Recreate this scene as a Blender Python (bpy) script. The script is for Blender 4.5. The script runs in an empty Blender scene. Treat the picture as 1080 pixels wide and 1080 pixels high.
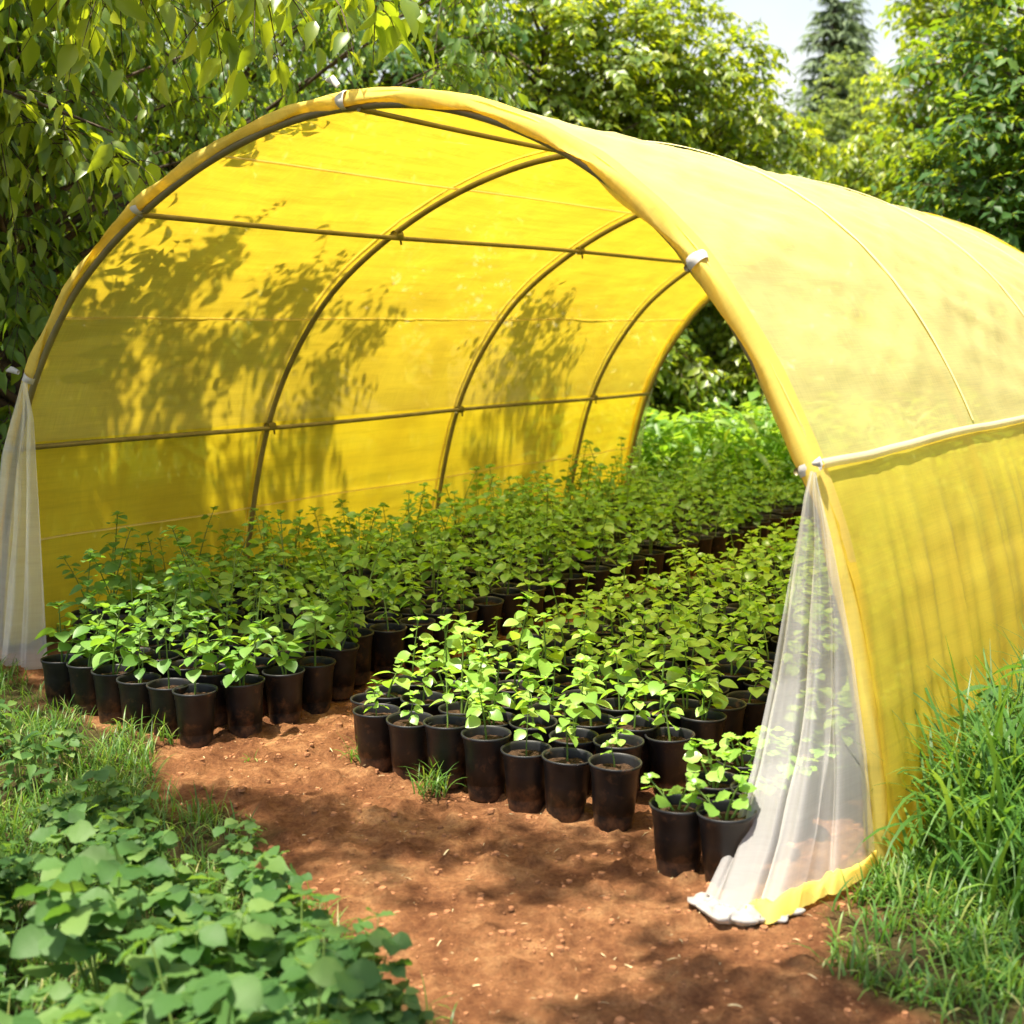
import bpy, math
import numpy as np
from math import radians, pi, sin, cos, tan

S = bpy.context.scene
COL = S.collection
rng = np.random.default_rng(11)

# ------------------------------------------------------------------ camera
PITCH = math.atan(199 / 1375)
cam = bpy.data.cameras.new('camera'); camo = bpy.data.objects.new('camera', cam); COL.objects.link(camo)
camo.location = (0, 0, 1.7); camo.rotation_euler = (pi / 2 - PITCH, 0, 0)
cam.sensor_width = 36; cam.lens = 36 * 1375 / 1080; cam.clip_end = 2000
cam.dof.use_dof = True; cam.dof.focus_distance = 5.4; cam.dof.aperture_fstop = 2.6
S.camera = camo

# ------------------------------------------------------------------ light
AX = np.array([0.57206365, 0.82020923, 0.0])      # along the tunnel, away from the camera
AC = np.array([0.82020923, -0.57206365, 0.0])     # across the tunnel, to the right
O = np.array([1.18204907, 3.91156161, 0.0])       # right foot of the front hoop
SUN_EL = radians(75)
sd = -0.40 * AC - 0.92 * AX; sd /= np.linalg.norm(sd)
SUN = np.array([sd[0] * cos(SUN_EL), sd[1] * cos(SUN_EL), sin(SUN_EL)])
w = bpy.data.worlds.new('World'); S.world = w; w.use_nodes = True
nt = w.node_tree; bg = nt.nodes['Background']
sky = nt.nodes.new('ShaderNodeTexSky'); sky.sky_type = 'NISHITA'; sky.sun_disc = False
sky.sun_elevation = SUN_EL; sky.sun_rotation = math.atan2(SUN[0], SUN[1])
sky.air_density = 1.3; sky.dust_density = 4.0; sky.ozone_density = 1.0
# thin white summer cloud and mist low over the horizon
tcw = nt.nodes.new('ShaderNodeTexCoord'); sxw = nt.nodes.new('ShaderNodeSeparateXYZ'); nt.links.new(tcw.outputs['Generated'], sxw.inputs[0])
nzw = nt.nodes.new('ShaderNodeTexNoise'); nzw.inputs['Scale'].default_value = 3.5; nzw.inputs['Detail'].default_value = 7; nt.links.new(tcw.outputs['Generated'], nzw.inputs['Vector'])
mrw = nt.nodes.new('ShaderNodeMapRange'); mrw.inputs[1].default_value = .14; mrw.inputs[2].default_value = .42; mrw.inputs[3].default_value = 1; mrw.inputs[4].default_value = 0; nt.links.new(sxw.outputs[2], mrw.inputs[0])
adw = nt.nodes.new('ShaderNodeMath'); adw.operation = 'MULTIPLY_ADD'; adw.inputs[1].default_value = 1.6; adw.inputs[2].default_value = -.95; nt.links.new(nzw.outputs['Fac'], adw.inputs[0])
sumw = nt.nodes.new('ShaderNodeMath'); sumw.use_clamp = True; nt.links.new(adw.outputs[0], sumw.inputs[0]); nt.links.new(mrw.outputs[0], sumw.inputs[1])
mxw = nt.nodes.new('ShaderNodeMix'); mxw.data_type = 'RGBA'; nt.links.new(sumw.outputs[0], mxw.inputs[0]); nt.links.new(sky.outputs[0], mxw.inputs[6]); mxw.inputs[7].default_value = (4.2, 4.2, 4.0, 1)
nt.links.new(mxw.outputs[2], bg.inputs[0]); bg.inputs[1].default_value = 0.10
from mathutils import Vector
sl = bpy.data.lights.new('sun', 'SUN'); so = bpy.data.objects.new('sun', sl); COL.objects.link(so)
sl.energy = 5.0; sl.angle = radians(0.9); sl.color = (1.0, 0.92, 0.77)
so.rotation_euler = Vector(SUN).to_track_quat('Z', 'Y').to_euler(); so.location = (-6, 6, 12)
S.view_settings.view_transform = 'Standard'; S.view_settings.look = 'None'
S.view_settings.exposure = 1.44; S.view_settings.gamma = 1.0; S.view_settings.use_curve_mapping = False
S.cycles.max_bounces = 10; S.cycles.transparent_max_bounces = 24
S.cycles.diffuse_bounces = 4; S.cycles.transmission_bounces = 6; S.cycles.glossy_bounces = 2
S.cycles.use_denoising = True
S.cycles.caustics_reflective = False; S.cycles.caustics_refractive = False
S.cycles.sample_clamp_indirect = 6.0

# ------------------------------------------------------------------ helpers
def W(u, v, z=0.0):
    return O + AC * u + AX * v + np.array([0, 0, z])
def WV(P):                                        # array of (u, v, z) to the world
    P = np.asarray(P, float); return O + P[:, :1] * AC + P[:, 1:2] * AX + np.c_[np.zeros((len(P), 2)), P[:, 2]]
def UV(P):
    d = np.asarray(P) - O; return d @ AC, d @ AX
def norm(a):
    return a / np.maximum(np.linalg.norm(a, axis=-1, keepdims=True), 1e-9)

_tab = rng.random((256, 256))
def vnoise(x, y):
    x = np.asarray(x, float); y = np.asarray(y, float)
    xi = np.floor(x).astype(int); yi = np.floor(y).astype(int); fx = x - xi; fy = y - yi
    fx = fx * fx * (3 - 2 * fx); fy = fy * fy * (3 - 2 * fy)
    g = lambda a, b: _tab[a & 255, b & 255]
    return (g(xi, yi) * (1 - fx) + g(xi + 1, yi) * fx) * (1 - fy) + (g(xi, yi + 1) * (1 - fx) + g(xi + 1, yi + 1) * fx) * fy
def fbm(x, y, o=4):
    s = 0; a = 1; t = 0
    for i in range(o):
        s = s + a * vnoise(x * 2 ** i + 17.3 * i, y * 2 ** i + 9.1 * i); t += a; a *= .5
    return s / t

class Acc:
    """collects quads into one mesh"""
    def __init__(s): s.v = []; s.f = []; s.m = []; s.r = []; s.n = 0
    def add(s, v, f, rnd=None, mat=0):
        v = np.asarray(v, float); f = np.asarray(f, int)
        s.v.append(v); s.f.append(f + s.n); s.m.append(np.full(len(f), mat)); s.n += len(v)
        s.r.append(np.full(len(v), .5) if rnd is None else np.broadcast_to(rnd, (len(v),)).astype(float))
    def build(s, name, mats, parent=None, smooth=True, link=True):
        me = bpy.data.meshes.new(name)
        V = np.concatenate(s.v); F = np.concatenate(s.f); M = np.concatenate(s.m)
        me.vertices.add(len(V)); me.vertices.foreach_set('co', V.astype(np.float32).ravel())
        me.loops.add(F.size); me.polygons.add(len(F))
        me.loops.foreach_set('vertex_index', F.ravel().astype(np.int32))
        me.polygons.foreach_set('loop_start', np.arange(0, F.size, 4, dtype=np.int32))
        me.polygons.foreach_set('loop_total', np.full(len(F), 4, dtype=np.int32))
        me.polygons.foreach_set('material_index', M.astype(np.int32))
        me.polygons.foreach_set('use_smooth', np.full(len(F), smooth))
        at = me.attributes.new('rnd', 'FLOAT', 'POINT'); at.data.foreach_set('value', np.concatenate(s.r).astype(np.float32))
        for m in (mats if isinstance(mats, (list, tuple)) else [mats]): me.materials.append(m)
        me.update(calc_edges=True); me.validate()
        o = bpy.data.objects.new(name, me)
        if link: COL.objects.link(o)
        if parent is not None: o.parent = parent
        return o
    def tube(s, pts, rad, sides=6, rnd=None, mat=0, cap=True):
        p = np.asarray(pts, float); n = len(p); r = np.broadcast_to(np.asarray(rad, float), (n,))
        t = norm(np.gradient(p, axis=0)); ref = np.array([0.13, 0.21, 0.97])
        if abs(t[0] @ ref) > .9: ref = np.array([.9, .3, .1])
        a = norm(np.cross(t, ref)); b = np.cross(t, a)
        k = np.arange(sides) * 2 * pi / sides
        ring = p[:, None] + r[:, None, None] * (a[:, None] * np.cos(k)[None, :, None] + b[:, None] * np.sin(k)[None, :, None])
        V = ring.reshape(-1, 3); i, j = np.meshgrid(np.arange(n - 1), np.arange(sides), indexing='ij'); j2 = (j + 1) % sides
        F = np.stack([i * sides + j, i * sides + j2, (i + 1) * sides + j2, (i + 1) * sides + j], -1).reshape(-1, 4)
        if cap and sides >= 4 and sides % 2 == 0:
            ex = []
            for base in (0, (n - 1) * sides):
                for q in range(sides // 2 - 1): ex.append([base + q, base + q + 1, base + sides - 2 - q, base + sides - 1 - q])
            F = np.vstack([F, ex])
        s.add(V, F, rnd, mat)
    def grid(s, P, rnd=None, mat=0):
        n, m = P.shape[:2]; i, j = np.meshgrid(np.arange(n - 1), np.arange(m - 1), indexing='ij')
        F = np.stack([i * m + j, (i + 1) * m + j, (i + 1) * m + j + 1, i * m + j + 1], -1).reshape(-1, 4)
        s.add(P.reshape(-1, 3), F, rnd, mat)
    def lathe(s, prof, sides=28, mat=0, jit=0, c=(0, 0, 0)):
        k = np.arange(sides + 1) * 2 * pi / sides
        P = np.array([[[r * cos(q) + c[0], r * sin(q) + c[1], z + c[2]] for q in k[:-1]] for r, z in prof])
        n = len(prof); i, j = np.meshgrid(np.arange(n - 1), np.arange(sides), indexing='ij'); j2 = (j + 1) % sides
        F = np.stack([i * sides + j, i * sides + j2, (i + 1) * sides + j2, (i + 1) * sides + j], -1).reshape(-1, 4)
        s.add(P.reshape(-1, 3), F, None, mat)

def leaf_t(n, prof, fold=.12, droop=.25, wave=0.0):
    """a leaf of length 1 along y, mid-rib lowest, tip bending down"""
    ys = np.linspace(0, 1, n + 1); V = []
    for i, y in enumerate(ys):
        h = np.interp(y, np.linspace(0, 1, len(prof)), prof)
        z = -droop * y * y + wave * sin(y * 9)
        V += [(-h, y, z + fold * h * 2), (0, y, z), (h, y, z + fold * h * 2)]
    F = []
    for i in range(n):
        b = i * 3; F += [(b, b + 1, b + 4, b + 3), (b + 1, b + 2, b + 5, b + 4)]
    return np.array(V), np.array(F)
OVATE = leaf_t(6, [.03, .24, .33, .345, .30, .19, .01], .13, .30)
OVATE_LO = leaf_t(2, [.04, .31, .01], .16, .22)
POINTED = leaf_t(4, [.03, .19, .24, .19, .09, .003], .18, .38)
POINTED_LO = leaf_t(2, [.04, .24, .005], .2, .3)
ROUND = leaf_t(9, [.03, .13, .27, .36, .42, .40, .43, .36, .30, .16, .03], .10, .20)
ROUND[0][0::3, 2] += .035 * np.sin(np.arange(10) * 2.1); ROUND[0][2::3, 2] += .035 * np.sin(np.arange(10) * 2.4 + 1)
LANCE = leaf_t(4, [.03, .09, .11, .08, .003], .25, .5)

def leaves(acc, tmpl, P, D, N, size, rnd=None, mat=0, width=1.0):
    tv, tf = tmpl; n = len(P)
    D = norm(D); X = norm(np.cross(D, N)); N2 = np.cross(X, D)
    s = np.broadcast_to(np.asarray(size, float), (n,))[:, None, None]
    wv = np.broadcast_to(np.asarray(width, float), (n,))[:, None, None]
    V = P[:, None] + s * (wv * tv[None, :, :1] * X[:, None] + tv[None, :, 1:2] * D[:, None] + tv[None, :, 2:] * N2[:, None])
    F = tf[None] + (np.arange(n) * len(tv))[:, None, None]
    r = rng.random(n) if rnd is None else np.broadcast_to(rnd, (n,))
    acc.add(V.reshape(-1, 3), F.reshape(-1, 4), np.repeat(r, len(tv)), mat)

def tag(o, label=None, cat=None, group=None, kind=None):
    if label: o['label'] = label
    if cat: o['category'] = cat
    if group: o['group'] = group
    if kind: o['kind'] = kind
    return o
def empty(name, loc, label, cat, group=None):
    o = bpy.data.objects.new(name, None); COL.objects.link(o); o.location = loc; o.empty_display_size = .1
    return tag(o, label, cat, group)
def copy_tree(o, parent=None):
    c = o.copy(); COL.objects.link(c); c.parent = parent
    for ch in o.children: copy_tree(ch, c)
    return c

# ------------------------------------------------------------------ materials
def mat(name):
    m = bpy.data.materials.new(name); m.use_nodes = True; t = m.node_tree
    for n in list(t.nodes): t.nodes.remove(n)
    out = t.nodes.new('ShaderNodeOutputMaterial')
    return m, t, out
def ramp(t, cols, fac):
    r = t.nodes.new('ShaderNodeValToRGB'); e = r.color_ramp.elements
    while len(e) < len(cols): e.new(.5)
    for k, (p, c) in enumerate(cols): e[k].position = p; e[k].color = (*c, 1)
    t.links.new(fac, r.inputs[0]); return r.outputs[0]
def leaf_mat(name, cols, trans, tf=.42, rough=.42, spec=.5):
    m, t, out = mat(name)
    a = t.nodes.new('ShaderNodeAttribute'); a.attribute_name = 'rnd'
    c = ramp(t, cols, a.outputs['Fac'])
    p = t.nodes.new('ShaderNodeBsdfPrincipled'); p.inputs['Roughness'].default_value = rough; p.inputs['Specular IOR Level'].default_value = spec
    t.links.new(c, p.inputs['Base Color'])
    tr = t.nodes.new('ShaderNodeBsdfTranslucent'); ct = ramp(t, trans, a.outputs['Fac']); t.links.new(ct, tr.inputs[0])
    mx = t.nodes.new('ShaderNodeMixShader'); mx.inputs[0].default_value = tf
    t.links.new(p.outputs[0], mx.inputs[1]); t.links.new(tr.outputs[0], mx.inputs[2]); t.links.new(mx.outputs[0], out.inputs[0])
    return m
def simple(name, col, rough=.6, spec=.3, var=.25, scale=20, bump=0.0, bscale=60):
    m, t, out = mat(name)
    p = t.nodes.new('ShaderNodeBsdfPrincipled'); p.inputs['Roughness'].default_value = rough; p.inputs['Specular IOR Level'].default_value = spec
    tc = t.nodes.new('ShaderNodeTexCoord'); n = t.nodes.new('ShaderNodeTexNoise'); n.inputs['Scale'].default_value = scale; n.inputs['Detail'].default_value = 6
    t.links.new(tc.outputs['Object'], n.inputs['Vector'])
    c = ramp(t, [(.3, tuple(x * (1 - var) for x in col)), (.7, tuple(min(1, x * (1 + var)) for x in col))], n.outputs['Fac'])
    t.links.new(c, p.inputs['Base Color'])
    if bump:
        n2 = t.nodes.new('ShaderNodeTexNoise'); n2.inputs['Scale'].default_value = bscale; n2.inputs['Detail'].default_value = 5
        t.links.new(tc.outputs['Object'], n2.inputs['Vector'])
        b = t.nodes.new('ShaderNodeBump'); b.inputs['Strength'].default_value = bump; b.inputs['Distance'].default_value = .02
        t.links.new(n2.outputs['Fac'], b.inputs['Height']); t.links.new(b.outputs[0], p.inputs['Normal'])
    t.links.new(p.outputs[0], out.inputs[0]); return m

def fabric(name, refl, trans, tint, alpha, ftr=.55, var=.3, sheen=.3, slub=.8):
    """thin woven cloth: part diffuse, part translucent, small open holes between the threads"""
    m, t, out = mat(name); N = t.nodes.new; L = t.links.new
    d = N('ShaderNodeBsdfDiffuse'); tr = N('ShaderNodeBsdfTranslucent'); tp = N('ShaderNodeBsdfTransparent'); gl = N('ShaderNodeBsdfGlossy')
    tc = N('ShaderNodeTexCoord')
    n = N('ShaderNodeTexNoise'); n.inputs['Scale'].default_value = 3.0; n.inputs['Detail'].default_value = 5; L(tc.outputs['Object'], n.inputs['Vector'])
    v = .10
    L(ramp(t, [(.3, tuple(x * (1 - v) for x in refl)), (.7, tuple(min(1, x * (1 + v)) for x in refl))], n.outputs['Fac']), d.inputs[0])
    L(ramp(t, [(.3, tuple(x * (1 - v) for x in trans)), (.7, tuple(min(1, x * (1 + v)) for x in trans))], n.outputs['Fac']), tr.inputs[0])
    mps = N('ShaderNodeMapping'); mps.inputs['Scale'].default_value = (26, 1.3, 1); L(tc.outputs['UV'], mps.inputs['Vector'])
    ns = N('ShaderNodeTexNoise'); ns.inputs['Scale'].default_value = 1.0; ns.inputs['Detail'].default_value = 6; ns.inputs['Roughness'].default_value = .65; L(mps.outputs[0], ns.inputs['Vector'])
    rs = ramp(t, [(.32, (.74, .72, .60)), (.5, (.95, .95, .92)), (.62, (1, 1, 1)), (.72, (1.16, 1.2, 1.6))], ns.outputs['Fac'])
    mr = N('ShaderNodeMix'); mr.data_type = 'RGBA'; mr.blend_type = 'MULTIPLY'; mr.inputs[0].default_value = slub
    old = tr.inputs[0].links[0].from_socket; L(old, mr.inputs[6]); L(rs, mr.inputs[7]); L(mr.outputs[2], tr.inputs[0])
    tp.inputs[0].default_value = (*tint, 1); gl.inputs[0].default_value = (.9, .85, .7, 1); gl.inputs['Roughness'].default_value = .45
    # fine threads: stretched noise as bump and in the openness
    mp = N('ShaderNodeMapping'); mp.inputs['Scale'].default_value = (1.2, 14, 40); L(tc.outputs['UV'], mp.inputs['Vector'])
    mp.inputs['Scale'].default_value = (6, 220, 1)
    n2 = N('ShaderNodeTexNoise'); n2.inputs['Scale'].default_value = 1.0; n2.inputs['Detail'].default_value = 4; L(mp.outputs[0], n2.inputs['Vector'])
    mp3 = N('ShaderNodeMapping'); mp3.inputs['Scale'].default_value = (260, 5, 1); L(tc.outputs['UV'], mp3.inputs['Vector'])
    n3 = N('ShaderNodeTexNoise'); n3.inputs['Scale'].default_value = 1.0; n3.inputs['Detail'].default_value = 4; L(mp3.outputs[0], n3.inputs['Vector'])
    ad = N('ShaderNodeMath'); ad.operation = 'ADD'; L(n2.outputs['Fac'], ad.inputs[0]); L(n3.outputs['Fac'], ad.inputs[1])
    b = N('ShaderNodeBump'); b.inputs['Strength'].default_value = .10; b.inputs['Distance'].default_value = .003; L(ad.outputs[0], b.inputs['Height'])
    for s_ in (d, tr, gl): L(b.outputs[0], s_.inputs['Normal'])
    m1 = N('ShaderNodeMixShader'); m1.inputs[0].default_value = ftr; L(d.outputs[0], m1.inputs[1]); L(tr.outputs[0], m1.inputs[2])
    m2 = N('ShaderNodeMixShader'); fr = N('ShaderNodeFresnel'); fr.inputs[0].default_value = 1.3
    mu = N('ShaderNodeMath'); mu.operation = 'MULTIPLY'; mu.inputs[1].default_value = sheen; L(fr.outputs[0], mu.inputs[0]); L(mu.outputs[0], m2.inputs[0])
    L(m1.outputs[0], m2.inputs[1]); L(gl.outputs[0], m2.inputs[2])
    m3 = N('ShaderNodeMixShader')
    al = N('ShaderNodeMapRange'); al.inputs[1].default_value = .7; al.inputs[2].default_value = 1.3; al.inputs[3].default_value = alpha * (1 + var); al.inputs[4].default_value = alpha * (1 - var)
    L(ad.outputs[0], al.inputs[0]); L(al.outputs[0], m3.inputs[0]); L(m2.outputs[0], m3.inputs[1]); L(tp.outputs[0], m3.inputs[2])
    L(m3.outputs[0], out.inputs[0]); return m

M = {}
M['cover'] = fabric('yellow_shade_cloth', (.97, .86, .33), (.95, .655, .035), (1, .96, .66), .25, .52)
M['skirt'] = fabric('yellow_skirt_cloth', (.97, .77, .10), (.96, .68, .02), (1, .90, .45), .17, .56, sheen=.15)
M['hem'] = fabric('yellow_cloth_doubled', (.94, .77, .19), (.93, .66, .05), (1, .86, .3), .12, .5, sheen=.0)
M['tape'] = fabric('pale_yellow_tape', (.85, .74, .36), (.9, .75, .25), (1, .9, .4), .03, .4)
M['sheer'] = fabric('white_sheer', (.95, .94, .92), (.93, .91, .86), (.99, .99, .98), .62, .5, .03, .4)
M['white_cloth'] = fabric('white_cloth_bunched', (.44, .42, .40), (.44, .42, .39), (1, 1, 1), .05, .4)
M['tie'] = simple('white_tie', (.50, .47, .42), .6, .3, .1)
M['pipe'] = simple('olive_pipe', (.165, .135, .055), .42, .5, .25, 9)
M['pot'] = simple('black_plastic', (.012, .012, .013), .42, .35, .5, 14)
_t = M['pot'].node_tree; _p = [n for n in _t.nodes if n.type == 'BSDF_PRINCIPLED'][0]; _c = _p.inputs['Base Color'].links[0].from_socket
_tc = _t.nodes.new('ShaderNodeTexCoord'); _n = _t.nodes.new('ShaderNodeTexNoise'); _n.inputs['Scale'].default_value = 16; _n.inputs['Detail'].default_value = 8; _n.inputs['Roughness'].default_value = .7
_oi = _t.nodes.new('ShaderNodeObjectInfo'); _va = _t.nodes.new('ShaderNodeVectorMath'); _t.links.new(_tc.outputs['Object'], _va.inputs[0])
_mm = _t.nodes.new('ShaderNodeVectorMath'); _mm.operation = 'SCALE'; _mm.inputs[0].default_value = (37, 21, 0); _t.links.new(_oi.outputs['Random'], _mm.inputs['Scale']); _t.links.new(_mm.outputs[0], _va.inputs[1]); _t.links.new(_va.outputs[0], _n.inputs['Vector'])
_sx = _t.nodes.new('ShaderNodeSeparateXYZ'); _t.links.new(_tc.outputs['Object'], _sx.inputs[0])
_mr = _t.nodes.new('ShaderNodeMapRange'); _mr.inputs[1].default_value = 0; _mr.inputs[2].default_value = .16; _mr.inputs[3].default_value = .14; _mr.inputs[4].default_value = -.06; _t.links.new(_sx.outputs[2], _mr.inputs[0])
_ad = _t.nodes.new('ShaderNodeMath'); _t.links.new(_n.outputs['Fac'], _ad.inputs[0]); _t.links.new(_mr.outputs[0], _ad.inputs[1])
_f = ramp(_t, [(.52, (0, 0, 0)), (.72, (.75, .75, .75))], _ad.outputs[0]); _mx = _t.nodes.new('ShaderNodeMix'); _mx.data_type = 'RGBA'; _t.links.new(_f, _mx.inputs[0]); _t.links.new(_c, _mx.inputs[6]); _mx.inputs[7].default_value = (.17, .085, .042, 1); _t.links.new(_mx.outputs[2], _p.inputs['Base Color'])
M['potting'] = simple('potting_soil', (.055, .032, .018), .95, .1, .6, 60, 1.0, 110)
M['bark'] = simple('bark', (.075, .055, .038), .9, .2, .5, 8, .8, 30)
M['stem'] = leaf_mat('green_stem', [(0, (.10, .17, .03)), (1, (.17, .26, .05))], [(0, (.2, .3, .03)), (1, (.2, .3, .03))], .2)
M['seed_shaded'] = leaf_mat('shaded_seedling_leaf', [(0, (.075, .18, .034)), (.6, (.125, .26, .05)), (1, (.20, .33, .07))], [(0, (.24, .50, .03)), (1, (.42, .66, .05))], .40, .45, .4)  # left bed: tree shade put into the leaf colour as a darker green
M['seed_sunlit'] = leaf_mat('sunlit_seedling_leaf', [(0, (.16, .32, .05)), (.6, (.24, .42, .07)), (1, (.35, .52, .12))], [(0, (.32, .62, .04)), (1, (.52, .78, .07))], .45, .34, .6)  # right bed: sunlight put into the leaf colour as a brighter lime
M['tree_dark'] = leaf_mat('drooping_tree_leaf', [(0, (.045, .10, .018)), (.6, (.08, .155, .026)), (1, (.15, .22, .038))], [(0, (.25, .40, .012)), (1, (.58, .66, .02))], .42, .42, .3)
M['tree_lime'] = leaf_mat('lime_tree_leaf', [(0, (.085, .155, .016)), (.6, (.16, .23, .022)), (1, (.28, .31, .035))], [(0, (.38, .52, .012)), (1, (.70, .74, .025))], .45, .38, .6)
M['tree_deep'] = leaf_mat('deep_green_tree_leaf', [(0, (.028, .078, .018)), (.6, (.05, .12, .028)), (1, (.10, .18, .038))], [(0, (.24, .40, .015)), (1, (.52, .62, .02))], .40, .48, .25)
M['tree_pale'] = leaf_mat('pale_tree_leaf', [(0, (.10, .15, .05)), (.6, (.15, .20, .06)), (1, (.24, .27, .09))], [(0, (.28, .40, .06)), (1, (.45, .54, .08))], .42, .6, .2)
M['conifer'] = leaf_mat('hazed_conifer_needles', [(0, (.13, .18, .10)), (1, (.20, .26, .14))], [(0, (.20, .30, .10)), (1, (.28, .38, .12))], .3, .7, .2)  # distance haze painted into the needles as a paler green
M['weed'] = leaf_mat('greyish_weed_leaf', [(0, (.038, .098, .024)), (.6, (.072, .15, .038)), (1, (.13, .21, .055))], [(0, (.14, .32, .03)), (1, (.28, .46, .04))], .34, .55, .22)
M['grass'] = leaf_mat('grass_blade', [(0, (.035, .10, .014)), (.6, (.07, .165, .024)), (.9, (.14, .24, .036)), (1, (.34, .31, .12))], [(0, (.13, .32, .02)), (1, (.34, .48, .04))], .36, .45, .4)
M['lush'] = leaf_mat('lush_undergrowth_leaf', [(0, (.08, .18, .02)), (.6, (.13, .25, .03)), (1, (.22, .33, .05))], [(0, (.32, .58, .02)), (1, (.50, .70, .05))], .44, .45, .45)
M['straw'] = simple('dry_straw', (.50, .40, .22), .8, .2, .3, 30)
M['clod'] = simple('soil_clod', (.27, .125, .058), .95, .1, .4, 12, .6, 60)

# ------------------------------------------------------------------ hoop profile of the tunnel
TR = np.array([(-4.77, -.06), (-4.76, .1), (-4.66, .6), (-4.57, .95), (-4.49, 1.17), (-4.31, 1.5), (-4.02, 1.86), (-3.76, 2.06), (-3.44, 2.25), (-3.11, 2.4), (-2.76, 2.51), (-2.44, 2.57),
               (-2.12, 2.58), (-1.82, 2.555), (-1.55, 2.48), (-1.32, 2.395), (-1.11, 2.28), (-.9, 2.13), (-.69, 1.93), (-.55, 1.75), (-.42, 1.54), (-.27, 1.26), (-.18, 1.0), (-.105, .69), (-.045, .38), (.0, 0), (.005, -.06)])
def resample(p, n):
    d = np.r_[0, np.cumsum(np.linalg.norm(np.diff(p, axis=0), axis=1))]
    t = np.linspace(0, d[-1], n); return np.c_[tuple(np.interp(t, d, p[:, k]) for k in range(p.shape[1]))]
PR = resample(TR, 500)
k_ = np.exp(-.5 * (np.arange(-24, 25) / 9.0) ** 2); k_ /= k_.sum()
PR = np.c_[tuple(np.convolve(np.r_[np.full(24, PR[0, a]), PR[:, a], np.full(24, PR[-1, a])], k_, 'valid') for a in (0, 1))]
NS = 200
PR = resample(PR, NS)
TAN = norm(np.gradient(PR, axis=0)); NRM = np.c_[-TAN[:, 1], TAN[:, 0]]      # outward
ARC = np.r_[0, np.cumsum(np.linalg.norm(np.diff(PR, axis=0), axis=1))]; LEN = ARC[-1]
VEND = 6.5
RIBS = [0.0, 1.76, 3.66, 5.53, 6.5]
def prof_at(z, right):                             # arc index of a height on one side
    m = np.argmax(PR[:, 1]); idx = np.arange(m, NS) if right else np.arange(0, m)
    return idx[np.argmin(abs(PR[idx, 1] - z))]
def inside_tunnel(P, mg=.06):
    u, v = UV(P); z = P[:, 2]
    top = np.interp(u, PR[:, 0], PR[:, 1], left=-1, right=-1)
    return (v > -.12) & (v < VEND + .12) & (u > PR[0, 0] - mg) & (u < .05 + mg) & (z < top + mg + .05)

# ------------------------------------------------------------------ ground
def spaced(a, b, step, lo, hi):
    c = list(np.arange(a, b + step / 2, step)); s = step
    x = a
    left = []
    while x > lo: s *= 1.22; x -= s; left.append(x)
    s = step; x = b; right = []
    while x < hi: s *= 1.22; x += s; right.append(x)
    return np.array(left[::-1] + c + right)
gx = spaced(-2.6, 1.8, .017, -400, 400); gy = spaced(2.6, 6.6, .017, -400, 600)
GX, GY = np.meshgrid(gx, gy, indexing='ij')
def hgt(x, y):
    near = np.exp(-((np.asarray(x) / 9) ** 2 + ((np.asarray(y) - 5) / 9) ** 2))
    return near * ((fbm(np.asarray(x) * 1.3, np.asarray(y) * 1.3, 2) - .5) * .035 + (fbm(np.asarray(x) * 7, np.asarray(y) * 7, 4) - .5) * .040 + np.clip(fbm(np.asarray(x) * 15, np.asarray(y) * 15, 3) - .52, 0, .3) * .10)
def soilmask(x, y):
    """1 on bare red earth, 0 under grass"""
    P = np.stack([np.asarray(x, float), np.asarray(y, float), np.zeros_like(np.asarray(x, float))], -1)
    d = P - O; u = d @ AC; v = d @ AX
    # path wedge in front of the tunnel
    lx = np.interp(y, [2.2, 3.0, 3.6, 4.3, 4.9, 5.5, 6.1, 6.6], [-.05, -.16, -.6, -1.0, -1.45, -1.95, -2.5, -2.9])
    rx = np.interp(y, [2.2, 3.0, 3.5, 3.9, 4.3], [.80, .98, .90, 1.10, 1.25])
    nz = (fbm(np.asarray(x) * 3.1, np.asarray(y) * 3.1, 4) - .5) * .55
    path = np.minimum(x - lx, rx - x) + nz
    path = np.where(y > 6.6, -1, path)
    tun = np.minimum(np.minimum(u + 4.6, -u - .03), np.minimum(v + .15, 6.9 - v)) + nz * .4
    return np.clip(np.maximum(path, tun) / .16 + .5, 0, 1)
a = Acc(); a.grid(np.stack([GX, GY, hgt(GX, GY)], -1), soilmask(GX, GY).ravel())
m, t, out = mat('red_earth_and_turf'); N = t.nodes.new; L = t.links.new
p = N('ShaderNodeBsdfPrincipled'); p.inputs['Roughness'].default_value = .95; p.inputs['Specular IOR Level'].default_value = .12
at = N('ShaderNodeAttribute'); at.attribute_name = 'rnd'
tc = N('ShaderNodeTexCoord')
def noise(sc, det=6, ro=.6):
    n = N('ShaderNodeTexNoise'); n.inputs['Scale'].default_value = sc; n.inputs['Detail'].default_value = det; n.inputs['Roughness'].default_value = ro
    L(tc.outputs['Object'], n.inputs['Vector']); return n.outputs['Fac']
c1 = ramp(t, [(.26, (.075, .031, .015)), (.40, (.165, .066, .028)), (.51, (.29, .130, .055)), (.60, (.45, .235, .103)), (.74, (.60, .36, .18))], noise(3.2, 12, .80))
c2 = ramp(t, [(.35, (.055, .042, .018)), (.65, (.10, .085, .03))], noise(6, 6))
fine = ramp(t, [(.30, (.35, .32, .30)), (.46, (.9, .9, .9)), (.72, (1.25, 1.2, 1.1))], noise(55, 9, .78))
mm = N('ShaderNodeMix'); mm.data_type = 'RGBA'; mm.blend_type = 'MULTIPLY'; mm.inputs[0].default_value = .85
L(c1, mm.inputs[6]); L(fine, mm.inputs[7])
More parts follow.
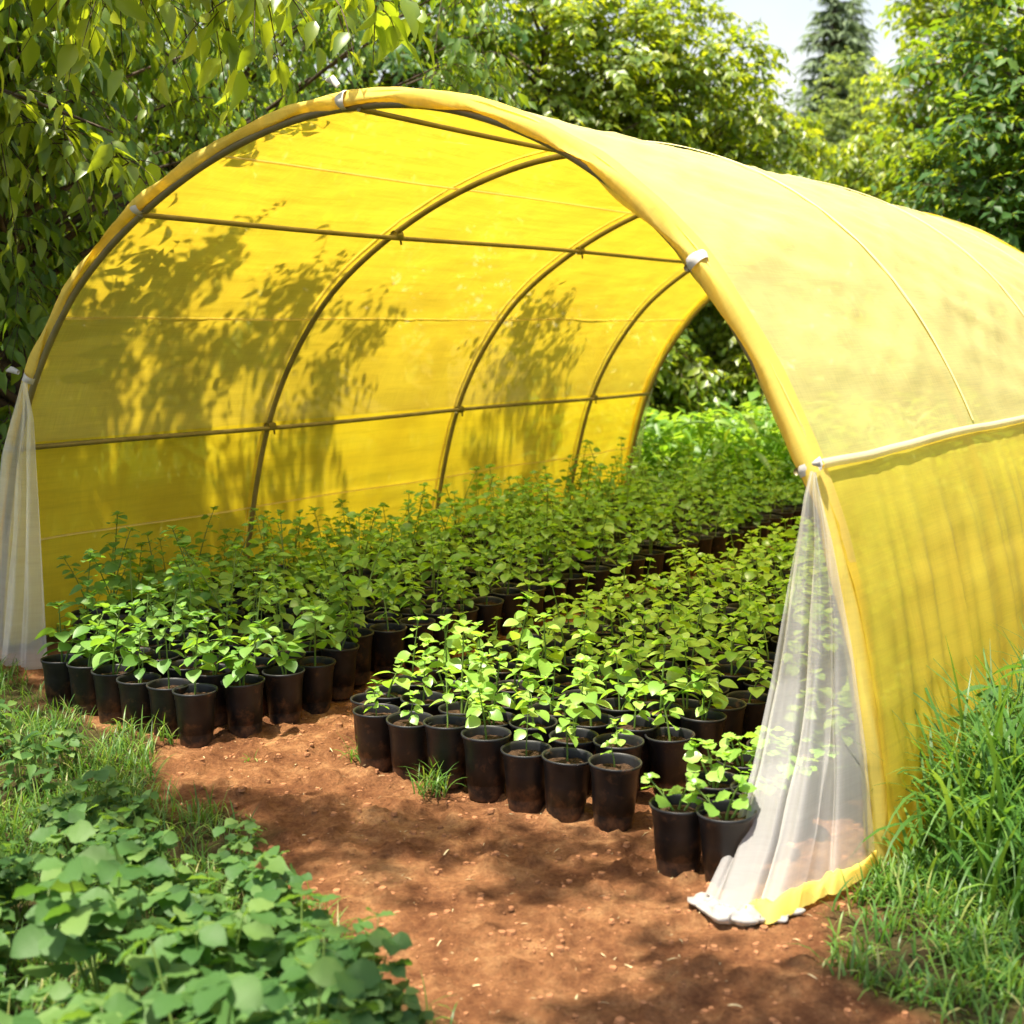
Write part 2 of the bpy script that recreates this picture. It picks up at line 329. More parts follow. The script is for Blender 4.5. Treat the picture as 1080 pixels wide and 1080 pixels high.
mg = N('ShaderNodeMix'); mg.data_type = 'RGBA'; L(at.outputs['Fac'], mg.inputs[0]); L(c2, mg.inputs[6]); L(mm.outputs[2], mg.inputs[7])
L(mg.outputs[2], p.inputs['Base Color'])
b1 = N('ShaderNodeBump'); b1.inputs['Strength'].default_value = 1.0; b1.inputs['Distance'].default_value = .08; L(noise(17, 10, .72), b1.inputs['Height'])
b2 = N('ShaderNodeBump'); b2.inputs['Strength'].default_value = .8; b2.inputs['Distance'].default_value = .016; L(noise(110, 7, .75), b2.inputs['Height']); L(b1.outputs[0], b2.inputs['Normal'])
L(b2.outputs[0], p.inputs['Normal']); L(p.outputs[0], out.inputs[0])
tag(a.build('ground', m), kind='structure')

# ------------------------------------------------------------------ the tunnel
tun = empty('garden_tunnel', tuple(W(-2.3, 3.2)), 'yellow cloth tunnel greenhouse stretched over hoops above the rows of potted seedlings', 'greenhouse')
TI = np.array(tun.location)
class TAcc(Acc):
    def build(s, *k, **kw):
        s.v = [v - TI for v in s.v]; return super().build(*k, **kw)

def WT(P):
    P = np.array(P, float); u, v, z = P.T; ss = lambda x, a, b: (lambda q: q * q * (3 - 2 * q))(np.clip((x - a) / (b - a), 0, 1))
    P[:, 2] = z - .17 * ss(v, 2.6, 6.5) * ss(u, -2.4, -1.0) * np.clip(z / 1.4, 0, 1); return WV(P)
# cover
NV = 230
vv = np.linspace(0.0, VEND, NV); ii = np.arange(NS)
II, VV = np.meshgrid(ii, vv, indexing='ij'); s_ = ARC[II]; z_ = PR[II, 1]
frac = np.zeros_like(VV)
for a0, a1 in zip(RIBS[:-1], RIBS[1:]):
    q = (VV >= a0) & (VV <= a1); frac[q] = (VV[q] - a0) / (a1 - a0)
roof = np.clip((z_ - 1.2) / .5, 0, 1)
off = -.018 * np.sin(pi * frac) * roof
iL, iR = prof_at(1.12, False), prof_at(1.26, True)
# taut cross folds on roof, running from rib to rib
off += roof * (.020 * (fbm(s_ * 3.2 + VV * .4, VV * .55, 3) - .5) * 2 + .018 * (fbm(s_ * 10 - VV * 1.9, VV * 1.2 + 5, 4) - .5) * 2 + .012 * (1 - abs(2 * fbm(s_ * 5 + VV * 2.6, VV * .9 + 30, 3) - 1)) ** 6) * np.sin(pi * np.clip(frac, 0, 1)) ** .5
off += .010 * (fbm(s_ * 13, VV * 1.6 + 9, 3) - .5)
# right skirt hangs in vertical folds below the purlin
dn = np.clip((s_ - ARC[iR]) / (LEN - ARC[iR]), 0, 1)
ph = VV + dn * .22 * np.exp(-VV * .8) + dn * .08 * (fbm(VV * 1.5, dn * 2, 2) - .5)
pl = 1.1 * (1 - abs(np.sin(ph * 8.5 + 2.5 * fbm(ph * 1.6 + 3, dn * .4, 2)))) ** 3 + .55 * np.sin(ph * 19 + 3 * fbm(ph * 2, dn * .5, 2)) + .45 * np.sin(ph * 41 + 5 * fbm(ph * 3 + 7, dn * .6, 2)) + 1.2 * (fbm(ph * 14, dn * .7 + 3, 3) - .5)
off += np.clip(dn * 3, 0, 1) * (.4 + .6 * dn) * .018 * pl * np.clip(VV / .15, .1, 1)
off += np.clip(dn * 2, 0, 1) * .02
# left skirt, flatter
dl = np.clip((ARC[iL] - s_) / ARC[iL], 0, 1)
off += dl * .012 * (np.sin(VV * 7 + 3 * fbm(VV, dl, 2)) + .8 * (fbm(VV * 5, dl * 1.5, 3) - .5) * 2)
U = PR[II, 0] + NRM[II, 0] * off; Z = PR[II, 1] + NRM[II, 1] * off
Z = np.maximum(Z, -.05)
P = WT(np.stack([U, VV, Z], -1).reshape(-1, 3)).reshape(NS, NV, 3)
def uvmap(o, uvs):
    me = o.data; l = me.uv_layers.new(name='UVMap'); idx = np.zeros(len(me.loops), np.int32); me.loops.foreach_get('vertex_index', idx)
    l.data.foreach_set('uv', uvs[idx].astype(np.float32).ravel())
for nm, a0, a1 in (('cover', iL, iR), ('side_skirt', iR, NS - 1), ('side_skirt', 0, iL)):
    a = TAcc(); a.grid(P[a0:a1 + 1]); ob = a.build(nm, M['cover' if nm == 'cover' else 'skirt'], tun); uvmap(ob, np.stack([s_, VV], -1)[a0:a1 + 1].reshape(-1, 2))

def along(i0, i1, off_, v, step=1):
    ids = np.arange(i0, i1 + 1, step); return np.c_[PR[ids, 0] + NRM[ids, 0] * off_, np.full(len(ids), v), PR[ids, 1] + NRM[ids, 1] * off_]
# hoops
for v in RIBS:
    a = TAcc(); vq = v + (.02 if v == 0 else -.02 if v == VEND else 0)
    a.tube(WT(along(0, NS - 1, -.040 if 0 < v < VEND else -.050, vq)), .0165 if v in (0, VEND) else .016, 10); a.build('hoop', M['pipe'], tun)
# front and rear hems wrapping the end hoops
def hem(v0, sgn, wide, wob):
    ids = np.arange(NS); cs = [(wide, .010), (wide * .5, .012), (.018, .009), (-.008, .004), (-.020, -.012), (-.022, -.028), (-.012, -.042), (.004, -.050), (.012, -.052)]
    Pm = np.zeros((NS, len(cs), 3))
    for k, (dv, do) in enumerate(cs):
        wv = wob * (fbm(ARC * 2.2 + k * .25, np.full(NS, k * .3), 3) - .5) * 2
        kk = np.clip((k - 4) / 3, 0, 1)
        rt = np.clip((ARC - ARC[np.argmax(PR[:, 1])]) / .8, 0, 1) * (k >= 5); do = do - rt * (k - 4) * .005; dv = dv - rt * (.004 if k < 8 else -.01)
        do = do * .78; dvv = sgn * (dv * .85 + wv * .5); dd = do - wv * kk * .7 + (.008 * np.sin(ARC * 13 + k * 1.1 + 4 * fbm(ARC * 2, ARC * 0, 2)) + .022 * (fbm(ARC * 6 + k * .5, np.full(NS, k * .45), 3) - .5)) * (.3 + .7 * min(1, k / 4))
        Pm[:, k] = np.stack([PR[:, 0] + NRM[:, 0] * dd, v0 + dvv, np.maximum(PR[:, 1] + NRM[:, 1] * dd, -.05)], -1)
    a = TAcc(); a.grid(WT(Pm.reshape(-1, 3)).reshape(NS, len(cs), 3)); o = a.build('hem', M['hem'], tun)
    uvmap(o, np.stack([np.repeat(ARC, len(cs)), np.tile(np.arange(len(cs)) * .03, NS)], -1))
hem(0.0, 1, .075, .05); hem(VEND, -1, .06, .02)
# purlins
for (z, right, r) in ((1.115, False, .016), (2.235, False, .015), (2.6, False, .013), (1.93, True, .015), (1.26, True, .015)):
    i = prof_at(z, right) if z < 2.5 else np.argmax(PR[:, 1]) + 1
    q = PR[i] + NRM[i] * -.068; vs = np.linspace(.0, VEND - .02, 40)
    a = TAcc(); a.tube(WT(np.c_[np.full(40, q[0]), vs, q[1] + .006 * np.sin(vs * 1.7 + z)]), r * .85, 8); a.build('purlin', M['pipe'], tun)
    for v in RIBS[1:4]:                            # clamp where the purlin crosses a hoop
        a = TAcc(); c = WT([[q[0] + NRM[i, 0] * .012, v, q[1] + NRM[i, 1] * .012]])[0]
        a.tube(np.array([c - AX * .03, c + AX * .03]), .026, 8); a.tube(np.array([c + AX * .03 - [0, 0, .015], c + AX * .035 - [0, 0, .05]]), .006, 6); a.build('clamp', M['pipe'], tun)
# flat tape over the right purlin, and three seams over the hoops
def strip(ids_v, wid, off_, name, matn):
    """tape along the tunnel at arc index i"""
    i = ids_v; vs = np.linspace(.02, VEND, 90); P_ = np.zeros((90, 5, 3))
    for k, dz in enumerate(np.linspace(-wid, wid, 5)):
        b = .010 * (1 - (dz / wid) ** 2); wig = .006 * np.sin(vs * 3.1) + .01 * (fbm(vs * 2, vs * 0, 2) - .5)
        P_[:, k] = np.stack([PR[i, 0] + TAN[i, 0] * (dz + wig) + NRM[i, 0] * (off_ + b), vs, PR[i, 1] + TAN[i, 1] * (dz + wig) + NRM[i, 1] * (off_ + b)], -1)
    a = TAcc(); a.grid(WT(P_.reshape(-1, 3)).reshape(90, 5, 3)); o = a.build(name, M[matn], tun)
    uvmap(o, np.stack([np.repeat(vs, 5), np.tile(np.arange(5) * .01, 90)], -1))
strip(iR, .016, .012, 'tape', 'tape')
for zz in (.58, 1.72, 2.42): strip(prof_at(zz, False), .006, -.016, 'seam', 'tape')
for v in (1.76, 3.66, 5.53):
    ids = np.arange(8, iR); P_ = np.zeros((len(ids), 3, 3))
    for k, dv in enumerate((-.013, 0, .013)):
        o_ = .007 + (.004 if k == 1 else 0)
        P_[:, k] = np.stack([PR[ids, 0] + NRM[ids, 0] * o_, v + dv + .006 * np.sin(ARC[ids] * 2.4), PR[ids, 1] + NRM[ids, 1] * o_], -1)
    a = TAcc(); a.grid(WT(P_.reshape(-1, 3)).reshape(len(ids), 3, 3)); o = a.build('seam', M['tape'], tun)
    uvmap(o, np.stack([np.repeat(ARC[ids], 3), np.tile(np.arange(3) * .01, len(ids))], -1))
# white ties on the front hoop
def tie(i, wide=.034, v=.02, loose=True):
    c = PR[i] - NRM[i] * .026; a = TAcc()
    for dv, rr in ((0, .045),):
        k = np.linspace(0, 2 * pi, 17); P_ = np.zeros((17, 4, 3))
        for q, dt in enumerate(np.linspace(-wide, wide, 4)):
            r = rr * (1 + .10 * np.sin(k * 3 + q)) * (1.0 if q in (1, 2) else .93)
            cc = c + TAN[i] * dt
            P_[:, q] = np.stack([cc[0] + NRM[i, 0] * r * np.cos(k) * .82, v + r * np.sin(k) * .95, cc[1] + NRM[i, 1] * r * np.cos(k) * .82], -1)
        a.grid(WV(P_.reshape(-1, 3)).reshape(17, 4, 3))
    if loose:
        e = np.array([[c[0] + NRM[i, 0] * .05, v - .04, c[1] + NRM[i, 1] * .05], [c[0] + NRM[i, 0] * .075 - .02, v - .05, c[1] + .075 * NRM[i, 1]], [c[0] + NRM[i, 0] * .085 - .05, v - .05, c[1] + NRM[i, 1] * .09 - .015]])
        a.tube(WV(e), [.012, .018, .006], 6)
    a.build('tie', M['tie'], tun)
iTop = np.argmax(PR[:, 1]) - 1
for i, lo in ((prof_at(1.45, False), True), (prof_at(1.12, False), False), (prof_at(2.235, False), False), (iTop, True), (prof_at(1.93, True), False), (iR, True)): tie(i, .018, .012, lo)

# sheer white curtains
def lerpc(pts, t):
    pts = np.asarray(pts, float); d = np.r_[0, np.cumsum(np.linalg.norm(np.diff(pts, axis=0), axis=1))]; d /= d[-1]
    return np.stack([np.interp(t, d, pts[:, k]) for k in range(3)], -1)
def curtain(Lp, Rp, amp, npl, bulge, seed, v_amp=1.0):
    nt_, nw = 90, 110; tt = np.linspace(0, 1, nt_); ww = np.linspace(0, 1, nw)
    A, B = lerpc(Lp, tt), lerpc(Rp, tt); P_ = A[:, None] * (1 - ww)[None, :, None] + B[:, None] * ww[None, :, None]
    T, Wd = np.meshgrid(tt, ww, indexing='ij')
    ph = Wd * npl * 2 * pi + 4 * (fbm(Wd * 3 + seed, T * 1.2, 3) - .5) * 2
    fold = np.sin(ph) + .5 * np.sin(ph * 2.3 + seed) + .8 * (fbm(Wd * 9 + seed, T * 1.0, 3) - .5)
    am = amp * (.25 + .75 * np.sin(pi * np.clip(T * .62 + .02, 0, 1))) * np.clip(np.minimum(Wd, 1 - Wd) * 14, .25, 1)
    P_[..., 1] += am * fold; P_[..., 0] += am * .45 * np.cos(ph)
    bz = np.clip(T - .35, 0, 1) ** 2.4 / .65 ** 2.4 * np.sin(pi * np.clip(Wd, 0, 1)) ** .8
    P_[..., 0] += bulge[0] * bz; P_[..., 1] += bulge[1] * bz
    P_[..., 2] = np.maximum(P_[..., 2], .012 + .02 * fbm(Wd * 9, T * 9, 2))
    a = TAcc(); a.grid(WV(P_.reshape(-1, 3)).reshape(nt_, nw, 3)); o = a.build('curtain', M['sheer'], tun)
    uvmap(o, np.stack([T * 1.2, Wd * .8], -1).reshape(-1, 2)); return P_
RL = [(-.275, -.045, 1.245), (-.295, -.05, 1.16), (-.31, -.05, 1.05), (-.335, -.06, .88), (-.355, -.13, .57), (-.355, -.25, .33), (-.345, -.42, .15), (-.35, -.60, .02)]
RR = [(-.262, -.04, 1.24), (-.20, -.045, 1.03), (-.125, -.05, .71), (-.066, -.05, .38), (-.02, -.05, .02)]
CP = curtain(RL, RR, .024, 3, (.05, -.25), 3.3)
LL = [(-4.30, -.04, 1.42), (-4.40, -.045, 1.25), (-4.50, -.05, 1.05), (-4.62, -.06, .5), (-4.68, -.08, .02)]
LR = [(-4.27, -.045, 1.41), (-4.22, -.05, 1.25), (-4.20, -.06, .7), (-4.17, -.08, .33), (-4.14, -.10, .02)]
CPL = curtain(LL, LR, .024, 3, (.0, -.06), 8.1)
a = TAcc(); bz = [(-4.72, VEND + .02, 0.02), (-4.52, VEND + .02, 1.0)]
P_ = np.zeros((30, 14, 3))
for k in range(30):
    z = .02 + 1.1 * k / 29; ue = np.interp(z, PR[:prof_at(2.0, False), 1], PR[:prof_at(2.0, False), 0])
    for q in range(14): P_[k, q] = (ue + .02 + q * .008 * (1.4 - k / 29), VEND + .02 + .012 * sin(q * 1.4 + k * .1), z)
a.grid(WV(P_.reshape(-1, 3)).reshape(30, 14, 3)); uvmap(a.build('curtain', M['sheer'], tun), np.stack(np.meshgrid(np.linspace(0, 1, 30), np.linspace(0, .1, 14), indexing='ij'), -1).reshape(-1, 2))
# bunched hem on the ground under the right curtain, with the yellow edge of the cover turned in over it
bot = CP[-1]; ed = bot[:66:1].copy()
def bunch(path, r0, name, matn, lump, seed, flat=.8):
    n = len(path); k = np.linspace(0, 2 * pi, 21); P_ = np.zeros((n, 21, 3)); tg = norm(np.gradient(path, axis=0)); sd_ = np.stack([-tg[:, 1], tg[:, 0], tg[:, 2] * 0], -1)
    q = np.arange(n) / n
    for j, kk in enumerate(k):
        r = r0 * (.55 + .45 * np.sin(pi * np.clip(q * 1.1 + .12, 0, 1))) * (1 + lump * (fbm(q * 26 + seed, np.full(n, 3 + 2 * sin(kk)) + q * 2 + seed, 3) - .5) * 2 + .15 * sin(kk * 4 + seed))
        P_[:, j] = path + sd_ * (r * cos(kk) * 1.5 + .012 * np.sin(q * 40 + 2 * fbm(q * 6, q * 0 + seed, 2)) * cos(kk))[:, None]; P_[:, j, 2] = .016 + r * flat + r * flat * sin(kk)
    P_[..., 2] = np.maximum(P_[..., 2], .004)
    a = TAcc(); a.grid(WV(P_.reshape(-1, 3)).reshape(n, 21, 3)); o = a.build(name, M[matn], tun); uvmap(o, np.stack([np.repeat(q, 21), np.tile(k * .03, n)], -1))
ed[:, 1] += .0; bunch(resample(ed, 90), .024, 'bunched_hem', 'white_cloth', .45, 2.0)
fl = bot[36:].copy(); nfl = len(fl); P_ = np.zeros((nfl, 9, 3))
inw = norm(np.array([-.25, .9, 0]))
for k in range(9):
    d_ = k / 8 * (.03 + .11 * np.sin(pi * np.linspace(.25, .95, nfl)))
    P_[:, k] = fl + inw * (d_ - .035)[:, None]; P_[:, k, 2] = .022 + .045 * np.sin(k / 8 * pi) * (.4 + fbm(np.arange(nfl) * .16, np.full(nfl, k * .35), 3)) + .012 * (fbm(np.arange(nfl) * .4, np.full(nfl, k * .6), 2))
a = TAcc(); a.grid(WV(P_.reshape(-1, 3)).reshape(nfl, 9, 3)); uvmap(a.build('cover_flap', M['hem'], tun), np.stack(np.meshgrid(np.linspace(0, .6, nfl), np.linspace(0, .12, 9), indexing='ij'), -1).reshape(-1, 2))

# ------------------------------------------------------------------ potted seedlings
POT_H = .235
def pot_mesh():
    a = Acc(); R_ = .090
    a.lathe([(.0005, .004), (.058, .004), (.061, .0), (.064, .004), (.0665, .03), (.068, .034), (.081, .195), (.0835, .198), (.0845, .215), (.089, .221), (R_ + .002, .228), (R_ + .002, .234), (R_ - .001, POT_H), (.0855, .233), (.083, .225), (.080, .195), (.072, .06), (.0005, .05)], 30)
    return a
def soil_mesh(seed):
    a = Acc(); n, m = 7, 20; P_ = np.zeros((n, m + 1, 3))
    for i in range(n):
        for j in range(m + 1):
            r = .0795 * i / (n - 1) + .0004; q = 2 * pi * j / m
            x, y = r * cos(q), r * sin(q); P_[i, j] = (x, y, .198 + .024 * (fbm(x * 38 + seed * 3.1 + 40, y * 38 + 40, 3) - .5) + .010 * (1 - (r / .08) ** 2))
    P_[:, -1] = P_[:, 0]; a.grid(P_); return a
def seedling(h, nodes, ls, kind, seed):
    g = np.random.default_rng(seed); st, fo = Acc(), Acc()
    tm = {'tall': OVATE, 'short': OVATE, 'rosette': ROUND, 'sprout': OVATE}[kind]
    z0 = .198
    shoots = [(0, 0, h, 1.0)]
    if kind in ('tall', 'short'):
        for k in range(int(g.integers(0, 2))): q = g.random() * 6.28; shoots.append((cos(q) * .03, sin(q) * .03, h * g.uniform(.45, .8), .85))
    if kind == 'rosette':
        for k in range(2): q = k * 3 + g.random(); shoots.append((cos(q) * .035, sin(q) * .035, h * g.uniform(.6, .9), .8))
    for (bx, by, hh, sc) in shoots:
        lean = g.normal(0, .16, 2); t_ = np.linspace(0, 1, 7); ls_ = g.uniform(.82, 1.15)
        pts = np.c_[bx * (.3 + t_ * 1.2) + lean[0] * hh * t_ ** 1.6, by * (.3 + t_ * 1.2) + lean[1] * hh * t_ ** 1.6, z0 + hh * t_]
        st.tube(pts, np.linspace(.0042, .0018, 7) * (1.1 if kind != 'sprout' else .9), 5, g.random())
        nn = max(2, int(round(nodes * hh / h))); rot = g.random() * 6.28
        P_, D_, N_, S_ = [], [], [], []
        for k in range(nn):
            f = (k + .75) / nn; f = .30 + .70 * f if kind != 'rosette' else .35 + .65 * f
            base = np.array([np.interp(f, t_, pts[:, c]) for c in range(3)])
            size = ls * ls_ * sc * (1 - .45 * max(0, f - .5) / .5) * g.uniform(.8, 1.2)
            for side in (0, 1):
                if g.random() < .1: continue
                q = rot + k * 1.5 + side * pi + g.normal(0, .3)
                up = -.05 + .75 * max(0, f - .72) / .28 + g.normal(0, .18)
                d = norm(np.array([cos(q), sin(q), up])); pet = size * g.uniform(.15, .4)
                tip = base + d * pet + [0, 0, pet * .35]
                st.tube(np.array([base, (base + tip) / 2 + [0, 0, pet * .08], tip]), .0014, 3, g.random(), cap=False)
                P_.append(tip); D_.append(norm(d * [1, 1, .4] + [0, 0, g.uniform(-.25, .15)])); N_.append(norm(np.array([0, 0, 1]) + g.normal(0, .34, 3))); S_.append(size)
        for k in range(4):
            q = rot + k * 1.57; P_.append(pts[-1]); D_.append(norm(np.array([cos(q), sin(q), g.uniform(.5, 1.4)]))); N_.append(norm(np.array([-cos(q), -sin(q), .8]))); S_.append(ls * sc * g.uniform(.35, .6))
        leaves(fo, tm, np.array(P_), np.array(D_), np.array(N_), np.array(S_), g.random(len(P_)), 0, g.uniform(1.0, 1.3, len(P_)))
    return st, fo
potD = pot_mesh().build('pot', M['pot'], link=False).data
soilD = [soil_mesh(i).build('soil', M['potting'], link=False).data for i in range(3)]
VAR = {}
def variants(key, n, h, nodes, ls, kind, mt, seed):
    L_ = []
    for i in range(n):
        st, fo = seedling(h[0] + (h[1] - h[0]) * i / max(1, n - 1), nodes, ls, kind, seed + i)
        L_.append((st.build('stem', M['stem'], link=False).data, fo.build('foliage', M[mt], link=False).data))
    VAR[key] = L_
variants('tall', 11, (.32, .50), 8, .078, 'tall', 'seed_shaded', 100)
variants('mid', 9, (.22, .38), 7, .078, 'tall', 'seed_shaded', 140)
variants('lite', 12, (.18, .33), 6, .072, 'short', 'seed_sunlit', 200)
variants('low', 5, (.12, .19), 5, .066, 'short', 'seed_sunlit', 300)
variants('rosette', 4, (.08, .13), 3, .058, 'rosette', 'seed_sunlit', 400)
variants('sprout', 3, (.09, .13), 2, .05, 'sprout', 'seed_sunlit', 500)

# where the pots stand: (u, v, bed, row, place, kind)
spots = []
startu = {0: -2.73, 1: -2.66, 2: -2.65, 3: -2.66, 4: -2.70}
v = -.40; row = 0
while v < 6.35:
    u0 = startu.get(row, -2.76); k = 0
    while u0 - .176 * k > (-4.42 if v > .05 else -3.72):
        spots.append((u0 - .176 * k, v, 'left', row, k)); k += 1
    v += .205 if row < 12 else .235; row += 1
rowsL = row
v = -.20; row = 0
while v < 6.35:
    k = 0; u = -1.94 if row == 0 else -2.05 if row == 1 else -2.09
    uend = -.88 if row == 0 else -.84 if row == 1 else -.78
    while u <= uend + .01: spots.append((u, v, 'right', row, k)); u += .1755; k += 1
    v += .205 if row < 12 else .235; row += 1
spots.append((-2.08, -.06, 'odd', 0, 0))
v = -.40; row = 0
while v < 4.5:
    for k, u in enumerate((-.53, -.36) if row else (-.53, -.355)): spots.append((u, v, 'edge', row, k))
    v += .235; row += 1
CAMP = np.array([0, 0, 1.7])
def px(P):
    d = np.asarray(P) - CAMP; c_, s__ = cos(PITCH), sin(PITCH); dep = d[1] * c_ - d[2] * s__; up = d[1] * s__ + d[2] * c_
    return 540 + 1375 * d[0] / dep, 540 - 1375 * up / dep
grp = rng.normal
items = []
for (u, v, bed, row, k) in spots:
    ju, jv = (rng.normal(0, .008, 2) if row else rng.normal(0, .004, 2))
    Pw = W(u + ju, v + jv); X, Y = px(Pw + [0, 0, .35])
    if X > 960 or X < -60: continue
    items.append((np.linalg.norm(Pw[:2]), Pw, u, v, bed, row, k))
items.sort(key=lambda q: q[0])
ORD = ['first', 'second', 'third', 'fourth', 'fifth', 'sixth', 'seventh', 'eighth', 'ninth', 'tenth', 'eleventh', 'twelfth', 'thirteenth', 'fourteenth', 'fifteenth', 'sixteenth', 'seventeenth', 'eighteenth', 'nineteenth', 'twentieth'] + ['row %d' % i for i in range(21, 60)]
def choose(bed, row, k, u, v):
    if bed == 'left':
        if row == 0: return 'mid'
        return 'tall' if rng.random() < (.55 if k > 2 else .2 if k else 0) else 'mid'
    if bed == 'odd': return 'sprout'
    if bed == 'edge': return 'rosette' if row < 4 else 'low'
    if row == 0: return 'sprout' if k == 6 else 'lite'
    if u > -1.0 or (k == 0 and rng.random() < .7): return 'low'
    return 'lite'
def label(bed, row, k, kind):
    if bed == 'odd': return 'tiny bright sprout in black pot at the aisle corner of the right bed'
    side = 'left' if bed == 'left' else 'right'
    if bed == 'edge':
        who = 'aisle-side' if k == 0 else 'curtain-side'
        return 'low round-leaved plant in black pot beside white curtain, %s one of %s pair' % (who, ORD[row])
    if bed == 'right' and row == 0 and k == 6: return 'near-bare black pot with one small sprout, right end of the right bed front row'
    desc = {'tall': 'tall leafy seedling in black pot', 'mid': 'leafy green seedling in black pot', 'lite': 'lime-green seedling in black pot', 'low': 'short lime seedling in black pot'}[kind]
    return '%s, %s bed, %s row from front, %s from aisle' % (desc, side, ORD[row], ORD[k])
NIND = 300
rest = []
for n, (dist, Pw, u, v, bed, row, k) in enumerate(items):
    kind = choose(bed, row, k, u, v); va = VAR[kind][int(rng.integers(len(VAR[kind])))]
    sc = rng.uniform(.78, 1.18) * (.82 if bed == 'right' and row == 0 else 1); rz = rng.random() * 6.28; z = float(hgt(Pw[0], Pw[1])) - .006
    if n < NIND:
        e = empty('potted_seedling', (Pw[0], Pw[1], z), label(bed, row, k, kind), 'potted plant', 'potted seedlings in rows under the yellow tunnel')
        e.rotation_euler = (rng.normal(0, .018), rng.normal(0, .018), rz); e.scale = (1, 1, rng.uniform(.95, 1.03))
        po = bpy.data.objects.new('pot', potD); COL.objects.link(po); po.parent = e
        s1 = bpy.data.objects.new('soil', soilD[n % 3]); COL.objects.link(s1); s1.parent = po
        s2 = bpy.data.objects.new('stem', va[0]); COL.objects.link(s2); s2.parent = e
        s3 = bpy.data.objects.new('foliage', va[1]); COL.objects.link(s3); s3.parent = s2
        s2.location = (0, 0, .198 * (1 - sc)); s2.scale = (sc, sc, sc)
    else: rest.append((Pw, z, rz, sc, va))
def meshdata(me):
    n = len(me.vertices); V = np.zeros(n * 3, np.float32); me.vertices.foreach_get('co', V)
    F = np.zeros(len(me.loops), np.int32); me.loops.foreach_get('vertex_index', F)
    r = np.zeros(n, np.float32); me.attributes['rnd'].data.foreach_get('value', r); return V.reshape(-1, 3), F.reshape(-1, 4), r
cache = {}
def md(me):
    if me.name not in cache: cache[me.name] = meshdata(me)
    return cache[me.name]
a = Acc(); MM = [M['pot'], M['potting'], M['stem'], M['seed_shaded'], M['seed_sunlit']]
for (Pw, z, rz, sc, va) in rest:
    R_ = np.array([[cos(rz), -sin(rz), 0], [sin(rz), cos(rz), 0], [0, 0, 1]])
    for me, mi, ss in ((potD, 0, 1), (soilD[0], 1, 1), (va[0], 2, sc), (va[1], 4 if va[1].materials[0] == M['seed_sunlit'] else 3, sc)):
        V, F, r = md(me); a.add((V * ss) @ R_.T + [Pw[0], Pw[1], z], F, r, mi)
if rest: tag(a.build('distant_seedlings', MM), 'far rows of potted seedlings massed deep inside the yellow tunnel', 'potted plants', kind='stuff')
print('pots', len(items), 'stuff', len(rest))

